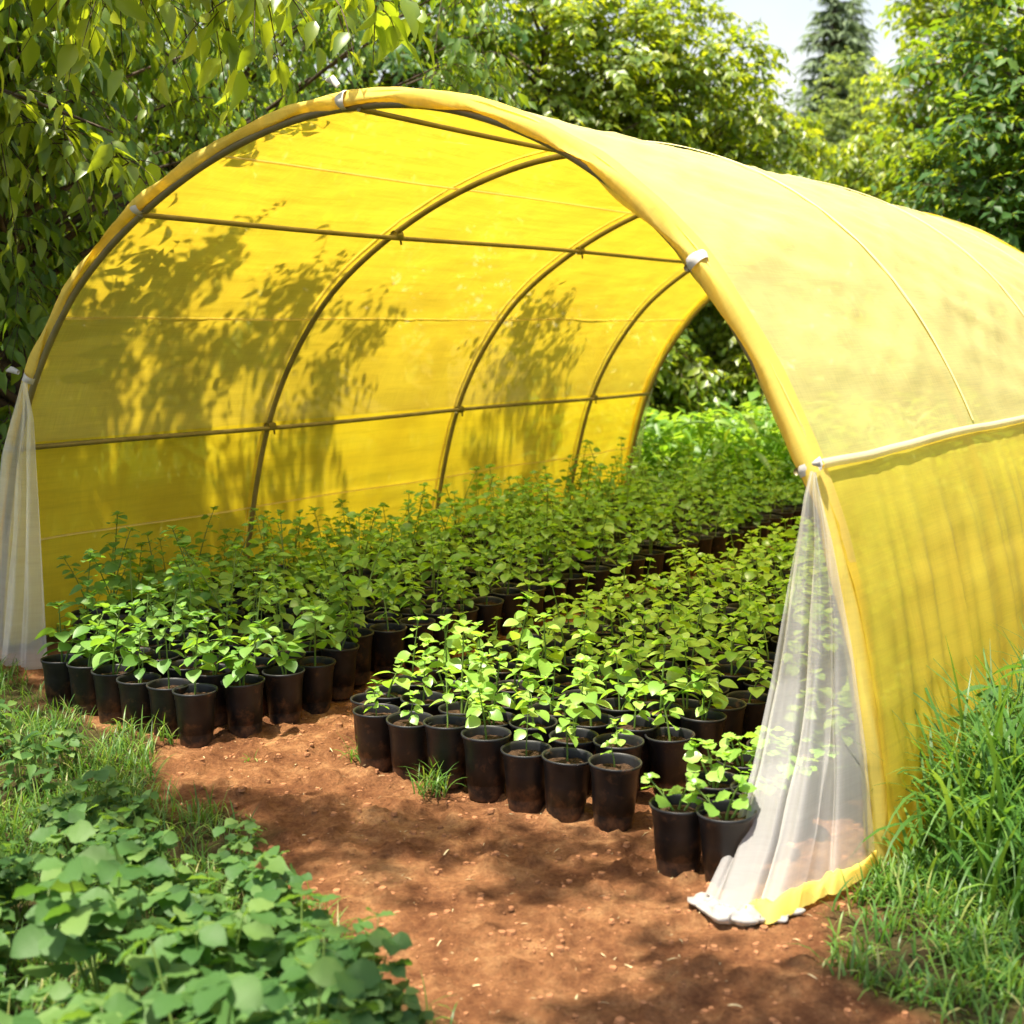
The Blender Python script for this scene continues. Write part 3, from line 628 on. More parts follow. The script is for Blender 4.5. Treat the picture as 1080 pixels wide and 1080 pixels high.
# ------------------------------------------------------------------ trees
def tree(name, base, crown, matn, leaf, tmpl, n_clump, r_clump, tw_per, label, cat='tree', group=None, droop=.5, top=None, trunk_r=.07, extra=(), seed=1, spread=1.0, width=1.0, stems=1, glen=1.0, boughs=()):
    """crown: ellipsoids (x, y, z, rx, ry, rz) filled with leaf clumps; every clump hangs on a limb of the trunk"""
    g = np.random.default_rng(seed); root = empty(name, (base[0], base[1], 0), label, cat, group); B = np.array([base[0], base[1], 0.])
    tk, fo = Acc(), Acc()
    vol = np.array([c[3] * c[4] * c[5] for c in crown]); vol = vol / vol.sum(); cl = []
    tries = 0
    while len(cl) < n_clump and tries < n_clump * 40:
        tries += 1; c = crown[g.choice(len(crown), p=vol)]; q = norm(g.normal(size=3)) * g.random() ** .36
        P_ = np.array(c[:3]) + q * np.array(c[3:6])
        if P_[2] < .15 or inside_tunnel(P_[None], .25)[0]: continue
        if any(np.linalg.norm(P_ - o_[0]) < r_clump * .55 for o_ in cl): continue
        cl.append((P_, r_clump * g.uniform(.7, 1.25)))
    ncr = len(cl)
    for bo in boughs: cl += [(np.array(e[:3]), e[3]) for e in bo]
    ztop = max(c[2] for c, r in cl) if top is None else top
    trunks = []
    for s in range(stems):
        q = g.random() * 6.28; rr = .0 if stems == 1 else .18
        t_ = np.linspace(0, 1, 9); lean = g.normal(0, .10, 2) * ztop + (np.array([cos(q), sin(q)]) * .25 * ztop if stems > 1 else 0)
        pts = np.c_[B[0] + rr * cos(q) + lean[0] * t_ ** 1.5 + .05 * np.sin(t_ * 7 + s), B[1] + rr * sin(q) + lean[1] * t_ ** 1.5 + .05 * np.cos(t_ * 6 + s), -.08 + t_ * (ztop * .92 + .08)]
        rad = trunk_r * (1 - .82 * t_) * (1 + .5 * np.exp(-t_ * 14)); tk.tube(pts - B, rad, 8, .5); trunks.append((pts, rad))
    LP, LD, LN, LS, LR = [], [], [], [], []
    for bo in boughs:
        q_ = np.array([e[:3] for e in bo]); zz = q_[0, 2] - .5; p0 = np.array([np.interp(zz, trunks[0][0][:, 2], trunks[0][0][:, k]) for k in (0, 1)] + [zz])
        q_ = resample(np.vstack([p0, q_ + [0, 0, .10]]), 40)
        for k in range(3): q_[2:-2, k] = np.convolve(q_[:, k], np.ones(5) / 5, 'valid')
        tk.tube(q_ - B, np.linspace(.035, .006, 40), 6, .5)
    for ci, (c, r) in enumerate(cl):
        pts, rad = trunks[int(np.argmin([np.linalg.norm(np.interp(c[2] * .7, p_[:, 2], p_[:, 0]) - c[0]) for p_, _ in trunks]))]
        zz = np.clip(c[2] - .45 * np.linalg.norm(c[:2] - B[:2]) - .1, .12, ztop * .9)
        st_ = np.array([np.interp(zz, pts[:, 2], pts[:, 0]), np.interp(zz, pts[:, 2], pts[:, 1]), zz])
        t_ = np.linspace(0, 1, 6)[:, None]; mid = (st_ + c) / 2 + [0, 0, .12 * np.linalg.norm(c - st_)] + g.normal(0, .06, 3)
        lim = (1 - t_) ** 2 * st_ + 2 * t_ * (1 - t_) * mid + t_ ** 2 * c
        r0 = min(np.interp(zz, pts[:, 2], rad) * .6, .012 + .014 * np.linalg.norm(c - st_))
        if ci < ncr: tk.tube(lim - B, np.linspace(r0, .005, 6), 5, .5, cap=False)
        out = norm(c - np.array([B[0], B[1], c[2] * .8]))
        for k in range(max(3, int(tw_per * (r / r_clump) ** 2))):
            d = norm(norm(g.normal(size=3)) + out * .55 * spread + [0, 0, .15]); ln = r * g.uniform(.6, 1.25) * glen
            s0 = c + g.normal(0, .12, 3) * r; nn = 5; tt = np.linspace(0, 1, nn + 1)[:, None]
            tw = s0 + d * ln * tt + np.array([0, 0, -1]) * droop * ln * tt ** 2
            if inside_tunnel(tw, .05).any(): continue
            tk.tube(tw - B, np.linspace(.0045, .0015, nn + 1), 3, .5, cap=False)
            m_ = max(4, int(ln / (leaf * .42))); f = np.linspace(.12, 1, m_)
            pp = np.stack([np.interp(f, tt[:, 0], tw[:, q]) for q in range(3)], -1)
            dd = norm(np.stack([np.gradient(pp[:, q]) for q in range(3)], -1) + 1e-6)
            side = norm(np.cross(dd, [0, 0, 1.]) + 1e-6) * np.where(np.arange(m_) % 2, 1, -1)[:, None]
            ld = norm(dd * .55 + side * .8 + np.array([0, 0, -1]) * droop * .9 + g.normal(0, .22, (m_, 3)))
            ln_ = norm(np.array([0, 0, 1.]) + dd * .3 + out * .25 + g.normal(0, .38, (m_, 3)))
            LP.append(pp); LD.append(ld); LN.append(ln_); LS.append(leaf * g.uniform(.5, 1.25, m_)); LR.append(np.clip(g.normal(.45, .22) + g.normal(0, .16, m_), 0, 1))
    LP, LD, LN, LS, LR = map(np.concatenate, (LP, LD, LN, LS, LR))
    ok = ~(inside_tunnel(LP, .05) | inside_tunnel(LP + LD * LS[:, None], .05)) & (LP[:, 2] > .03)
    leaves(fo, tmpl, LP[ok] - B, LD[ok], LN[ok], LS[ok], LR[ok], 0, width)
    tk.build('trunk', M['bark'], root); fo.build('crown', M[matn], root)
    print(name, 'leaves', int(ok.sum())); return root

GT = 'broad-leaved trees around the tunnel'
# overhanging tree just left of the view: its crown dapples the ground, one branch reaches in over the hoop
def over(x, y, h, r):                              # a clump at height h whose shadow reaches the earth at x, y
    return (x + SUN[0] / SUN[2] * h, y + SUN[1] / SUN[2] * h, h, r)
b1 = [(-3.2, 5.9, 3.20, .40), (-2.6, 5.8, 3.25, .42), (-2.1, 5.7, 3.22, .42), (-1.65, 5.6, 3.18, .40), (-1.3, 5.5, 3.12, .36), (-.98, 5.4, 3.05, .33), (-.72, 5.3, 2.98, .27), (-.50, 5.25, 2.90, .20)]
b2 = [(-3.0, 6.3, 2.75, .40), (-2.5, 6.35, 2.72, .36), (-2.15, 6.4, 2.60, .30), (-1.9, 6.4, 2.50, .22)]
b3 = [over(-1.35, 4.35, 4.3, .45), over(-.85, 4.12, 4.2, .44), over(-.42, 4.08, 4.2, .42), over(.0, 4.05, 4.1, .40), over(.38, 4.0, 4.1, .34)]
b6 = [over(-1.1, 4.5, 4.0, .40), over(-.7, 4.36, 4.0, .38), over(-.3, 4.28, 3.95, .34), over(.1, 3.85, 3.9, .30)]
b7 = [over(-.1, 2.6, 4.5, .45), over(.3, 2.85, 4.4, .44), over(.7, 2.9, 4.3, .42), over(1.0, 2.8, 4.3, .42)]
b4 = [over(-2.3, 3.9, 4.4, .45), over(-1.5, 3.3, 4.4, .40), over(-.2, 2.85, 4.3, .36), over(.45, 3.12, 4.2, .40), over(.85, 3.12, 4.1, .36), over(1.4, 3.3, 4.1, .36)]
b5 = [(-2.9, 5.4, 3.75, .42), (-2.2, 5.3, 3.8, .42), (-1.6, 5.3, 3.6, .38)]
tree('leafy_tree', (-4.3, 5.9), [(-4.0, 5.8, 4.3, .9, .9, .8)], 'tree_lime', .142, POINTED, 12, .42, 24,
     'tree whose bright drooping branch hangs over the front hoop at top left', group=GT, droop=.62, boughs=(b1, b2, b3, b4, b5, b6, b7), seed=3, trunk_r=.10, top=4.6, width=1.05)
# left of the wall
def E3(u, v, z, a, b, c): p = W(u, v); return (p[0], p[1], z, a, b, c)
tree('leafy_tree', tuple(W(-5.95, 1.05)[:2]), [E3(-5.85, .7, 3.0, .85, .95, 2.5), E3(-6.4, .0, 2.8, .9, .9, 2.4), E3(-6.1, 1.9, 2.6, .8, .7, 1.9), E3(-4.7, .0, 4.0, .55, .95, .5), E3(-4.9, -.7, 4.3, .5, .6, .6), E3(-4.3, 1.0, 3.8, .35, .6, .45), E3(-4.6, 1.6, 4.0, .4, .4, .5)], 'tree_dark', .12, POINTED, 230, .40, 14,
     'dark glossy tree nearest the left wall, filling the left edge of the view', group=GT, droop=.75, seed=5, trunk_r=.085, top=5.4,
     boughs=[[tuple(W(u, v, z)) + (.44,) for u, v, z in q] for q in ([(-5.3, .3, 3.95), (-4.9, .5, 3.85), (-4.55, .8, 3.8), (-4.25, 1.1, 3.8)], [(-5.3, -.5, 4.2), (-4.85, -.45, 4.05), (-4.5, -.25, 3.95), (-4.2, .1, 3.9), (-3.95, .3, 3.85)], [(-5.4, 1.2, 3.7), (-5.0, 1.4, 3.6), (-4.75, 1.7, 3.5)])])
tree('leafy_tree', tuple(W(-6.9, 3.7)[:2]), [E3(-6.8, 3.7, 3.0, 1.1, 1.1, 2.0), E3(-4.75, 3.9, 3.8, .4, .55, .8), E3(-5.4, 3.6, 3.4, .5, .6, 1.2), E3(-8.0, 3.0, 3.0, 1.2, 1.2, 2.0)], 'tree_dark', .115, POINTED_LO, 170, .46, 13,
     'dark tree with a slim trunk rising behind the left shoulder of the tunnel', group=GT, droop=.7, seed=6, trunk_r=.08, top=5.2)
tree('leafy_tree', (-5.4, 11.5), [(-5.2, 11.5, 2.8, 1.6, 1.4, 2.4)], 'tree_deep', .125, POINTED_LO, 130, .55, 12,
     'deep green tree at the far left edge behind the glossy dark one', group=GT, droop=.6, seed=7, trunk_r=.09)
tree('leafy_tree', (-1.25, 14.3), [(-1.3, 14.3, 3.6, 1.7, 1.3, 2.2), (-2.6, 14.5, 2.8, 1.3, 1.2, 2.0)], 'tree_deep', .125, OVATE_LO, 170, .5, 13,
     'deep green tree behind the top of the front hoop', group=GT, droop=.45, seed=8, trunk_r=.10, top=5.4)
tree('leafy_tree', (.35, 14.8), [(.4, 14.8, 4.0, 1.5, 1.2, 2.0)], 'tree_lime', .115, OVATE_LO, 130, .46, 13,
     'green tree with a bare forked limb behind the middle of the roof', group=GT, droop=.4, seed=9, trunk_r=.10, top=5.6)
tree('leafy_tree', (1.7, 15.3), [(1.7, 15.3, 3.8, 1.35, 1.1, 1.7), (2.4, 15.5, 3.3, .9, .9, 1.5)], 'tree_lime', .11, OVATE_LO, 150, .42, 13,
     'yellow-green tree behind the roof, left of the patch of sky', group=GT, droop=.45, seed=10, trunk_r=.07, top=5.0)
tree('leafy_tree', (3.2, 17.2), [(3.1, 17.2, 2.9, 1.1, .9, 1.7)], 'tree_lime', .13, POINTED_LO, 70, .42, 12,
     'small yellowish sapling below the patch of sky', group=GT, droop=.6, seed=11, trunk_r=.05, top=4.2)
tree('leafy_tree', (4.6, 17.8), [(4.6, 17.8, 3.0, .9, .8, 1.4)], 'tree_lime', .13, POINTED_LO, 50, .42, 11,
     'slender yellow-green sapling in front of the conifer, right of the sky patch', group=GT, droop=.5, seed=12, trunk_r=.05, top=4.2)
tree('leafy_tree', (6.35, 19.5), [(6.35, 19.5, 5.0, 1.0, 1.2, 2.2)], 'tree_lime', .13, OVATE_LO, 90, .55, 12,
     'tall yellow-green tree beside the dark one at right, touching the top edge', group=GT, droop=.4, seed=13, trunk_r=.09)
tree('leafy_tree', (4.55, 12.4), [(4.75, 12.4, 3.4, 1.05, 1.2, 1.9), (4.5, 12.6, 2.2, .8, 1.0, 1.3), (5.6, 12.2, 3.2, 1.2, 1.2, 2.2)], 'tree_deep', .12, OVATE_LO, 200, .45, 14,
     'large deep green tree over the roof at the right edge of the view', group=GT, droop=.4, seed=14, trunk_r=.11, top=5.0)
tree('leafy_tree', (7.0, 15.0), [(6.8, 15, 3.2, 1.8, 1.5, 2.8)], 'tree_deep', .13, OVATE_LO, 110, .6, 13,
     'deep green tree behind the large one at the right edge', group=GT, droop=.4, seed=15, trunk_r=.10)
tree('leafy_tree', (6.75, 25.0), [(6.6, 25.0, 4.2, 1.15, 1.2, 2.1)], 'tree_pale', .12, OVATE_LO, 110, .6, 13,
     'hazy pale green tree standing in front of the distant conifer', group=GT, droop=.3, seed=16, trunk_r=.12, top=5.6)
# distant deciduous screen that closes the gaps
for k, (x, y, h_, rr) in enumerate([(-9.5, 19, 6, 2.6), (-5.0, 20, 6.4, 2.6), (-1.2, 21, 6.6, 2.4), (2.0, 21.5, 5.6, 2.0), (10.5, 21, 7.5, 2.8), (8.4, 27, 5.6, 2.3), (4.0, 27, 4.4, 2.0)]):
    tree('leafy_tree', (x, y), [(x, y, h_ * .52, rr, rr, h_ * .48)], 'tree_deep' if k % 2 else 'tree_dark', .19, OVATE_LO, 90, .8, 14,
         ['big dark tree far behind the left edge of the view', 'distant tree seen through gaps behind the slim left trunk', 'distant dark tree behind the top of the roof', 'distant round tree behind the yellow-green one',
          'distant tall tree behind the right edge tree', 'distant low tree right of the conifer', 'distant bushy tree below the patch of sky'][k], group='distant trees', droop=.3, seed=30 + k, trunk_r=.14)
# shrubs seen through the rear opening
for k, (x, y, h_, rr, mt) in enumerate([(2.1, 15.6, 2.3, .95, 'tree_lime'), (3.25, 14.6, 2.2, .9, 'tree_lime'), (1.2, 14.2, 1.9, .8, 'tree_lime'), (4.1, 15.6, 2.2, .9, 'tree_deep'), (2.8, 17.8, 2.6, 1.2, 'tree_lime')]):
    tree('shrub', (x, y), [(x, y, h_ * .58, rr, rr, h_ * .5)], mt, .11, OVATE_LO, 64, .36, 13,
         ['green shrub in the middle of the rear opening', 'yellow-green shrub at the right of the rear opening', 'yellow-green shrub beside the left rear edge of the tunnel', 'deep green shrub hidden mostly by the right side of the hoop', 'yellow-green bush behind the dark shrubs of the rear opening'][k],
         'shrub', 'shrubs behind the tunnel', droop=.45, seed=50 + k, trunk_r=.03, stems=3)
# conifer
def conifer(base, h, rmax, label, seed):
    g = np.random.default_rng(seed); root = empty('conifer', (base[0], base[1], 0), label, 'tree', 'distant trees'); tk, fo = Acc(), Acc()
    tk.tube([(0, 0, -.1), (0.03, 0, h * .4), (0, .02, h * .8), (0, 0, h)], [.20, .15, .06, .015], 8)
    P_, D_, N_, S_ = [], [], [], []
    z = h * .12
    while z < h * .985:
        R_ = rmax * (1 - z / h) ** .85 * g.uniform(.8, 1.15) + .12; nb = 7
        for k in range(nb):
            q = k * 6.28 / nb + g.random() * 1.2; ln = R_ * g.uniform(.65, 1.15); d = np.array([cos(q), sin(q), .1])
            t_ = np.linspace(0, 1, 6)[:, None]; br = np.array([0, 0, z + g.uniform(-.1, .1)]) + d * ln * t_ + np.array([0, 0, -.28 * ln]) * t_ ** 2 + np.array([0, 0, .12 * ln]) * t_ ** 4
            tk.tube(br, np.linspace(.03, .006, 6), 4, cap=False)
            m_ = int(ln / .035) + 6; f = g.uniform(.1, 1, m_); pp = np.stack([np.interp(f, t_[:, 0], br[:, c]) for c in range(3)], -1)
            sd_ = np.array([-sin(q), cos(q), 0]) * np.where(g.random(m_) < .5, 1, -1)[:, None]
            P_.append(pp); D_.append(norm(sd_ * .8 + d * .8 + g.normal(0, .3, (m_, 3)) + [0, 0, -.2])); N_.append(norm(np.array([0, 0, 1.]) + g.normal(0, .4, (m_, 3)))); S_.append(g.uniform(.22, .55, m_) * (.6 + .5 * (1 - z / h)))
        z += .26
    P_, D_, N_, S_ = map(np.concatenate, (P_, D_, N_, S_)); leaves(fo, LANCE, P_, D_, N_, S_)
    tk.build('trunk', M['bark'], root); fo.build('crown', M['conifer'], root)
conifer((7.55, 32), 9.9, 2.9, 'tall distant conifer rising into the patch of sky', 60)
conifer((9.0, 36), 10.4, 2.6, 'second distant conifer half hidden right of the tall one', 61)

# ------------------------------------------------------------------ grass and weeds
def blades(acc, P, h, w_, bend, rnd=None, seg=4):
    n = len(P); q = rng.random(n) * 2 * pi; d = np.stack([np.cos(q), np.sin(q), np.zeros(n)], -1)
    sdv = np.stack([-np.sin(q), np.cos(q), np.zeros(n)], -1); t_ = np.linspace(0, 1, seg + 1)
    bend = np.broadcast_to(bend, (n,)); h = np.broadcast_to(h, (n,)); w_ = np.broadcast_to(w_, (n,))
    V = np.zeros((n, seg + 1, 2, 3))
    th = bend[:, None] * t_[None]                   # turning angle grows along the blade
    dx = np.sin(th) * h[:, None] / seg; dz = np.cos(th) * h[:, None] / seg
    cx = np.cumsum(np.c_[np.zeros(n), dx[:, 1:]], 1); cz = np.cumsum(np.c_[np.zeros(n), dz[:, 1:]], 1)
    wid = w_[:, None] * np.interp(t_, [0, .25, .7, 1], [.6, 1, .75, .06])[None]
    cen = P[:, None] + d[:, None] * cx[..., None] + np.array([0, 0, 1.]) * cz[..., None]
    V[:, :, 0] = cen - sdv[:, None] * wid[..., None]; V[:, :, 1] = cen + sdv[:, None] * wid[..., None]
    i = np.arange(seg) * 2; F = np.stack([i, i + 1, i + 3, i + 2], -1)[None] + (np.arange(n) * (seg + 1) * 2)[:, None, None]
    r = rng.random(n) if rnd is None else rnd
    acc.add(V.reshape(-1, 3), F.reshape(-1, 4), np.repeat(r, (seg + 1) * 2))
def scatter(n, x0, x1, y0, y1, dens=None):
    P_ = np.stack([rng.uniform(x0, x1, n), rng.uniform(y0, y1, n), np.zeros(n)], -1)
    keep = soilmask(P_[:, 0], P_[:, 1]) < rng.random(n) * .75
    if dens is not None: keep &= rng.random(n) < dens(P_[:, 0], P_[:, 1])
    P_ = P_[keep]; u, v = UV(P_); P_ = P_[~((u > -4.7) & (u < .0) & (v > -.03) & (v < 6.5))]
    P_[:, 2] = hgt(P_[:, 0], P_[:, 1]) - .01; return P_
cl = lambda x, y: np.clip((fbm(x * 4, y * 4, 3) - .30) * 4, .15, 1)
a = Acc()
P_ = scatter(90000, -4.5, .2, 2.2, 7.6, cl); blades(a, P_, rng.uniform(.05, .17, len(P_)) * (.6 + .7 * fbm(P_[:, 0] * 2, P_[:, 1] * 2, 2)), rng.uniform(.0016, .0034, len(P_)), rng.uniform(.4, 2.2, len(P_)))
P_ = scatter(44000, .45, 2.6, 2.3, 5.4, cl); blades(a, P_, rng.uniform(.04, .15, len(P_)), rng.uniform(.0020, .0048, len(P_)), rng.uniform(.4, 2.3, len(P_)))
P_ = scatter(50000, -9, 0, 7, 22); blades(a, P_, rng.uniform(.12, .4, len(P_)), rng.uniform(.004, .009, len(P_)), rng.uniform(.3, 1.8, len(P_)), seg=3)
P_ = scatter(30000, 1.3, 8.5, 5.2, 17); blades(a, P_, rng.uniform(.12, .4, len(P_)), rng.uniform(.004, .009, len(P_)), rng.uniform(.3, 1.8, len(P_)), seg=3)
tag(a.build('grass', M['grass']), 'short grass edging the red earth in front of the tunnel', 'grass', kind='stuff')

# lush undergrowth seen through the rear opening
a = Acc(); n = 9000
P_ = np.stack([rng.uniform(.4, 8.5, n), rng.uniform(10.9, 24, n), np.zeros(n)], -1); u, v = UV(P_); P_ = P_[(v > 6.75) & (u < 3)]
hh = .35 + .75 * fbm(P_[:, 0] * .9, P_[:, 1] * .9, 3)
for rep in range(5):
    Q = P_.copy(); Q[:, :2] += rng.normal(0, .08, (len(P_), 2)); Q[:, 2] = hh * rng.uniform(.3, 1.15, len(P_))
    q = rng.random(len(P_)) * 6.28; D_ = np.stack([np.cos(q), np.sin(q), rng.normal(0, .35, len(P_))], -1)
    leaves(a, OVATE_LO if rep % 2 else LANCE, Q, D_, norm(np.array([0, 0, 1.]) + rng.normal(0, .35, (len(P_), 3))), rng.uniform(.09, .19, len(P_)) * (1.5 if rep % 2 == 0 else 1), None, 0, 1.1)
blades(a, P_, hh * rng.uniform(.7, 1.5, len(P_)), rng.uniform(.005, .011, len(P_)), rng.uniform(.4, 2.2, len(P_)))
tag(a.build('undergrowth', M['lush']), 'lush bright weeds growing wild beyond the rear opening', 'undergrowth', kind='stuff')

# tall grass clump by the right wall
GR = 'tall grass clumps against the right wall'
def clump(x, y, n, r, h0, h1, label, wid=.0078):
    a = Acc(); q = rng.random(n) * 6.28; rr = r * rng.random(n) ** .6; P_ = np.stack([rr * np.cos(q), rr * np.sin(q), np.full(n, -.01)], -1)
    uu, vv_ = UV(P_ + [x, y, 0]); P_ = P_[uu > .03]; n = len(P_)
    blades(a, P_, rng.uniform(h0, h1, n), rng.uniform(wid * .6, wid * 1.3, n), rng.uniform(.5, 2.5, n), rng.random(n) * .85, seg=7)
    o = a.build('tall_grass', M['grass']); o.location = (x, y, float(hgt(x, y))); return tag(o, label, 'grass clump', GR)
clump(1.56, 4.00, 235, .26, .35, .72, 'tall arching grass clump at the front of the right wall, nearest the curtain')
clump(1.78, 4.15, 235, .28, .40, .85, 'tallest arching grass clump against the right wall near the picture edge')
clump(1.62, 3.62, 201, .26, .25, .55, 'shaggy grass clump in the lower right, in front of the tallest clumps')
clump(1.95, 4.75, 212, .34, .40, .80, 'grass clump farther along the right wall at the picture edge')
clump(1.30, 3.82, 60, .11, .10, .26, 'small grass tuft at the foot of the right hoop')

# broad-leaved weeds
def weed_mesh(h, n_st, ls, tmpl, seed, tri=True, nodes=3, wid=.16):
    g = np.random.default_rng(seed); st, fo = Acc(), Acc()
    P_, D_, N_, S_ = [], [], [], []
    for s in range(n_st):
        q = g.random() * 6.28; hh = h * g.uniform(.6, 1.08); t_ = np.linspace(0, 1, 6); ln = g.uniform(.3, 1) * wid
        pts = np.c_[cos(q) * (.015 + ln * t_ ** 1.3), sin(q) * (.015 + ln * t_ ** 1.3), hh * t_ - .01]; st.tube(pts, np.linspace(.0045, .002, 6), 5, g.random())
        for k in range(nodes):
            f = 1 - k * .24; base = np.array([np.interp(f, t_, pts[:, c]) for c in range(3)])
            for sdn in range(2 if k else 1):
                q2 = g.random() * 6.28; d = norm(np.array([cos(q2), sin(q2), g.uniform(.2, .8)])); pl_ = g.uniform(.03, .08) if k else .015; tip = base + d * pl_
                st.tube(np.array([base, tip]), .0018, 3, g.random(), cap=False); sz = ls * g.uniform(.7, 1.15) * (1 - .12 * k)
                for j in ((-1, 0, 1) if tri else (0,)):
                    q3 = q2 + j * 1.35 + g.normal(0, .15); P_.append(tip); D_.append(norm(np.array([cos(q3), sin(q3), g.uniform(-.2, .28)]))); N_.append(norm(np.array([0, 0, 1]) + g.normal(0, .36, 3))); S_.append(sz * (1.1 if j == 0 else .95))
    leaves(fo, tmpl, np.array(P_), np.array(D_), np.array(N_), np.array(S_), g.random(len(P_)), 0, g.uniform(.9, 1.1, len(P_)))
    return st, fo
WV_ = [tuple(x.build(nm, M[mt], link=False).data for x, nm, mt in zip(weed_mesh(h_, 5, .098, ROUND, 700 + i), ('stem', 'foliage'), ('stem', 'weed'))) for i, h_ in enumerate((.34, .40, .46, .30, .42))]
def weed(x, y, var, sc, label, group='broad-leaved weeds in the left foreground', name='leafy_weed'):
    e = empty(name, (x, y, float(hgt(x, y))), label, 'weed', group); e.rotation_euler = (0, 0, rng.random() * 6.28); e.scale = (sc,) * 3
    s2 = bpy.data.objects.new('stem', var[0]); COL.objects.link(s2); s2.parent = e
    s3 = bpy.data.objects.new('foliage', var[1]); COL.objects.link(s3); s3.parent = s2; return e
for i, (x, y, s, lb) in enumerate([
    (-.86, 2.50, 1.0, 'broad grey-green weed with round leaves at the bottom left corner'), (-.62, 2.42, 1.05, 'round-leaved weed at the bottom edge, second in from the left corner'),
    (-.42, 2.45, .9, 'round-leaved weed at the bottom edge where the patch narrows'), (-.22, 2.50, .72, 'lower round-leaved weed at the right tip of the foreground patch'),
    (-.10, 2.58, .5, 'smallest round-leaved weed, last one toward the bare earth'), (-.70, 2.85, 1.0, 'tall round-leaved weed in the centre of the foreground patch'),
    (-.50, 2.88, .78, 'round-leaved weed on the earth side of the foreground patch'), (-.98, 2.95, 1.0, 'round-leaved weed at the left edge, behind the corner one'),
    (-.78, 3.25, .85, 'round-leaved weed standing at the back of the foreground patch'), (-1.12, 3.4, .8, 'pale-leaved weed at the left edge beside the short grass'),
    (-.34, 2.75, .55, 'short weed with round leaves close to the path, behind the tip'), (-1.35, 4.0, .7, 'weed with paired round leaves standing in the left grass')]):
    weed(x, y, WV_[i % 5], s, lb)
st, fo = Acc(), Acc()
for i in range(150):
    y = rng.uniform(2.2, 5.4); lim = np.interp(y, [2.2, 3.0, 3.6, 4.3, 5.4], [-.12, -.30, -.72, -1.25, -1.75]); x = lim - rng.exponential(.62)
    if rng.random() > np.interp(y, [3.2, 4.2], [1, .15]): continue
    sc = rng.uniform(.38, .82) * np.interp(y, [2.2, 3.4, 5], [1, .85, .55]); V = WV_[int(rng.integers(5))]; rz = rng.random() * 6.28; R_ = np.array([[cos(rz), -sin(rz), 0], [sin(rz), cos(rz), 0], [0, 0, 1]])
    for me, acc in ((V[0], st), (V[1], fo)):
        v_, f_, r_ = md(me); acc.add(v_ * sc @ R_.T + [x, y, float(hgt(x, y))], f_, r_)
fo2 = Acc(); fo2.v = st.v + fo.v; fo2.f = st.f + [f + st.n for f in fo.f]; fo2.m = st.m + [m_ + 1 for m_ in fo.m]; fo2.r = st.r + fo.r; fo2.n = st.n + fo.n
tag(fo2.build('ground_cover', [M['stem'], M['weed']]), 'low leafy ground cover filling in beneath the taller foreground weeds', 'ground cover', kind='stuff')
# leafy bushy weeds left edge and by the right wall
WN = [tuple(x.build(nm, M[mt], link=False).data for x, nm, mt in zip(weed_mesh(h_, 7, .105, POINTED, 800 + i, False, 4, .12), ('stem', 'foliage'), ('stem', 'weed'))) for i, h_ in enumerate((.36, .5, .62))]
for i, (x, y, s, k, lb) in enumerate([(-2.05, 4.95, .8, 0, 'bushy narrow-leaved weed at the left edge below the left curtain'), (-1.78, 4.55, .75, 0, 'narrow-leaved weed at the left edge, nearer than the one below the curtain'), (-2.55, 5.75, .75, 0, 'narrow-leaved weed at the foot of the left curtain')]):
    weed(x, y, WN[k], s, lb, 'narrow-leaved weeds at the left edge')
for i, (x, y, s, k, lb) in enumerate([(1.72, 4.35, 1.1, 2, 'tall leafy weed rising above the grass against the right yellow wall'), (1.88, 4.3, 1.15, 2, 'leafy weed at the right picture edge among the tallest grass'), (1.7, 3.85, 1.0, 1, 'leafy weed in front of the tall grass at the right edge')]):
    weed(x, y, WN[k], s, lb, 'leafy weeds in the right grass')
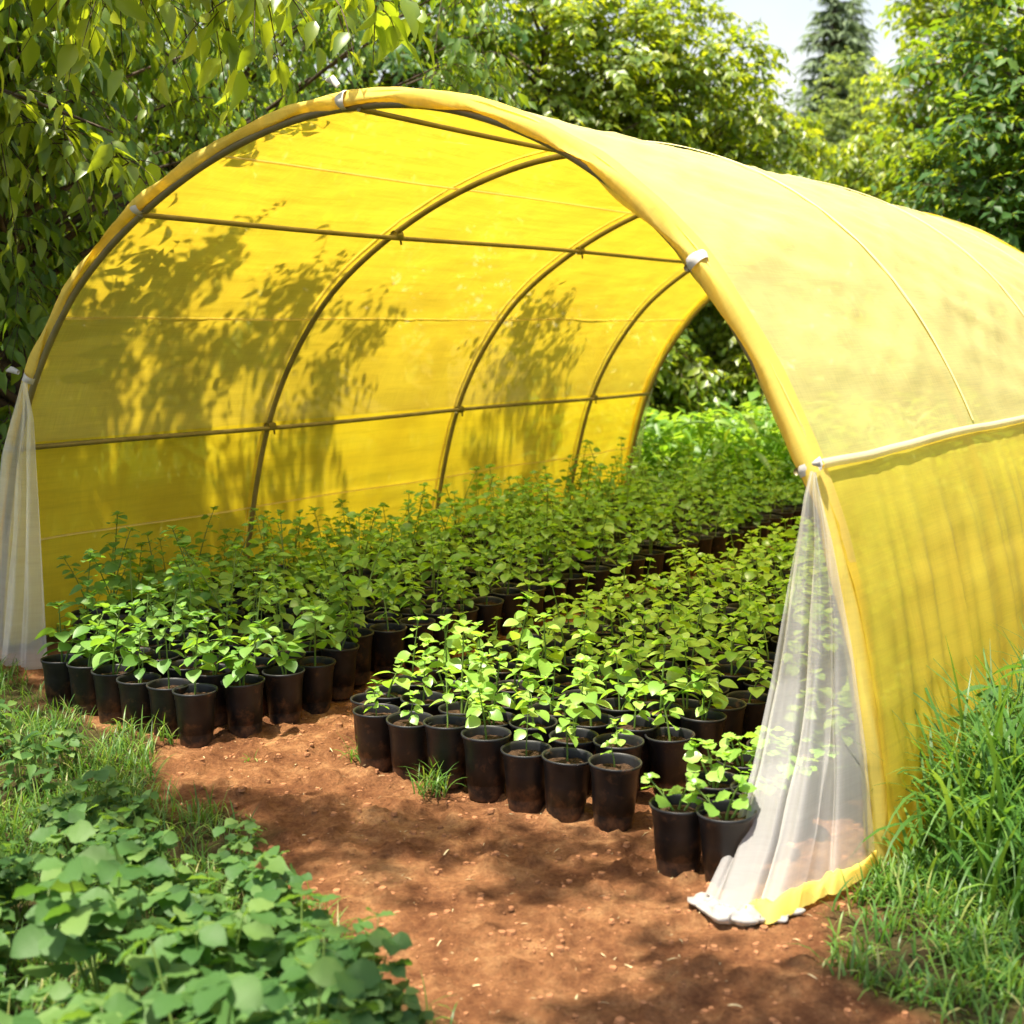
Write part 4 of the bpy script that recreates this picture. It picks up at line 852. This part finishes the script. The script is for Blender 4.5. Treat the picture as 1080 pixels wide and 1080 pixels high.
# tufts on the bare earth
for (x, y, n, r, h_, lb) in [(-.60, 4.93, 30, .045, .15, 'small grass tuft at the aisle corner in front of the sprout pot'), (-.29, 4.53, 60, .07, .15, 'larger grass tuft on the earth before the right bed front row'), (-1.40, 5.12, 16, .03, .15, 'thin grass sprig in front of the left bed corner pot'),
                             (-1.62, 5.25, 14, .04, .10, 'flat grass sprig by the left bed, left of the thin one'), (-1.02, 4.9, 10, .03, .05, 'tiny pale grass tuft alone on the sunlit earth')]:
    a = Acc(); q = rng.random(n) * 6.28; rr = r * rng.random(n) ** .5
    blades(a, np.stack([rr * np.cos(q), rr * np.sin(q), np.full(n, -.005)], -1), rng.uniform(.5, 1.1, n) * h_, rng.uniform(.002, .0042, n), rng.uniform(.5, 2.2, n), seg=5)
    o = a.build('grass_tuft', M['grass']); o.location = (x, y, float(hgt(x, y))); tag(o, lb, 'grass tuft', 'grass tufts on the bare earth')

# clods and straw on the earth
a = Acc(); b = Acc(); n = 9000
P_ = np.stack([rng.uniform(-2.2, 1.2, n), rng.uniform(2.7, 6.2, n)], -1); P_ = P_[soilmask(P_[:, 0], P_[:, 1]) > .6]
for (x, y) in P_:
    r = .0025 + .014 * rng.random() ** 7; z = float(hgt(x, y)); q = rng.random() * 6.28
    ring = np.array([[cos(q + k * pi / 3) * rng.uniform(.7, 1.2), sin(q + k * pi / 3) * rng.uniform(.7, 1.2)] for k in range(6)])
    V = np.vstack([np.c_[ring * r, np.full(6, z - r * .3)], np.c_[ring * r * .75, np.full(6, z + r * rng.uniform(.3, .7))]]) + [x, y, 0]
    F = [[k, (k + 1) % 6, 6 + (k + 1) % 6, 6 + k] for k in range(6)] + [[6, 7, 8, 9], [6, 9, 10, 11]]
    a.add(V, F)
tag(a.build('soil_clods', M['clod'], smooth=False), 'crumbs and clods of red soil scattered over the path', 'soil', kind='stuff')
P_ = np.stack([rng.uniform(-2.2, 1.2, 700), rng.uniform(2.7, 6.2, 700), np.zeros(700)], -1); P_ = P_[soilmask(P_[:, 0], P_[:, 1]) > .4]
P_[:, 2] = hgt(P_[:, 0], P_[:, 1]) + .004; n = len(P_); q = rng.random(n) * 6.28
leaves(b, LANCE, P_, np.stack([np.cos(q), np.sin(q), np.full(n, .12)], -1), norm(np.array([0, 0, 1.]) + rng.normal(0, .4, (n, 3))), rng.uniform(.008, .05, n) * rng.random(n) ** .8 + .004, None, 0, rng.uniform(.3, .8, n))
tag(b.build('straw_litter', M['straw']), 'pale bits of straw and dry leaf on the red earth', 'litter', kind='stuff')
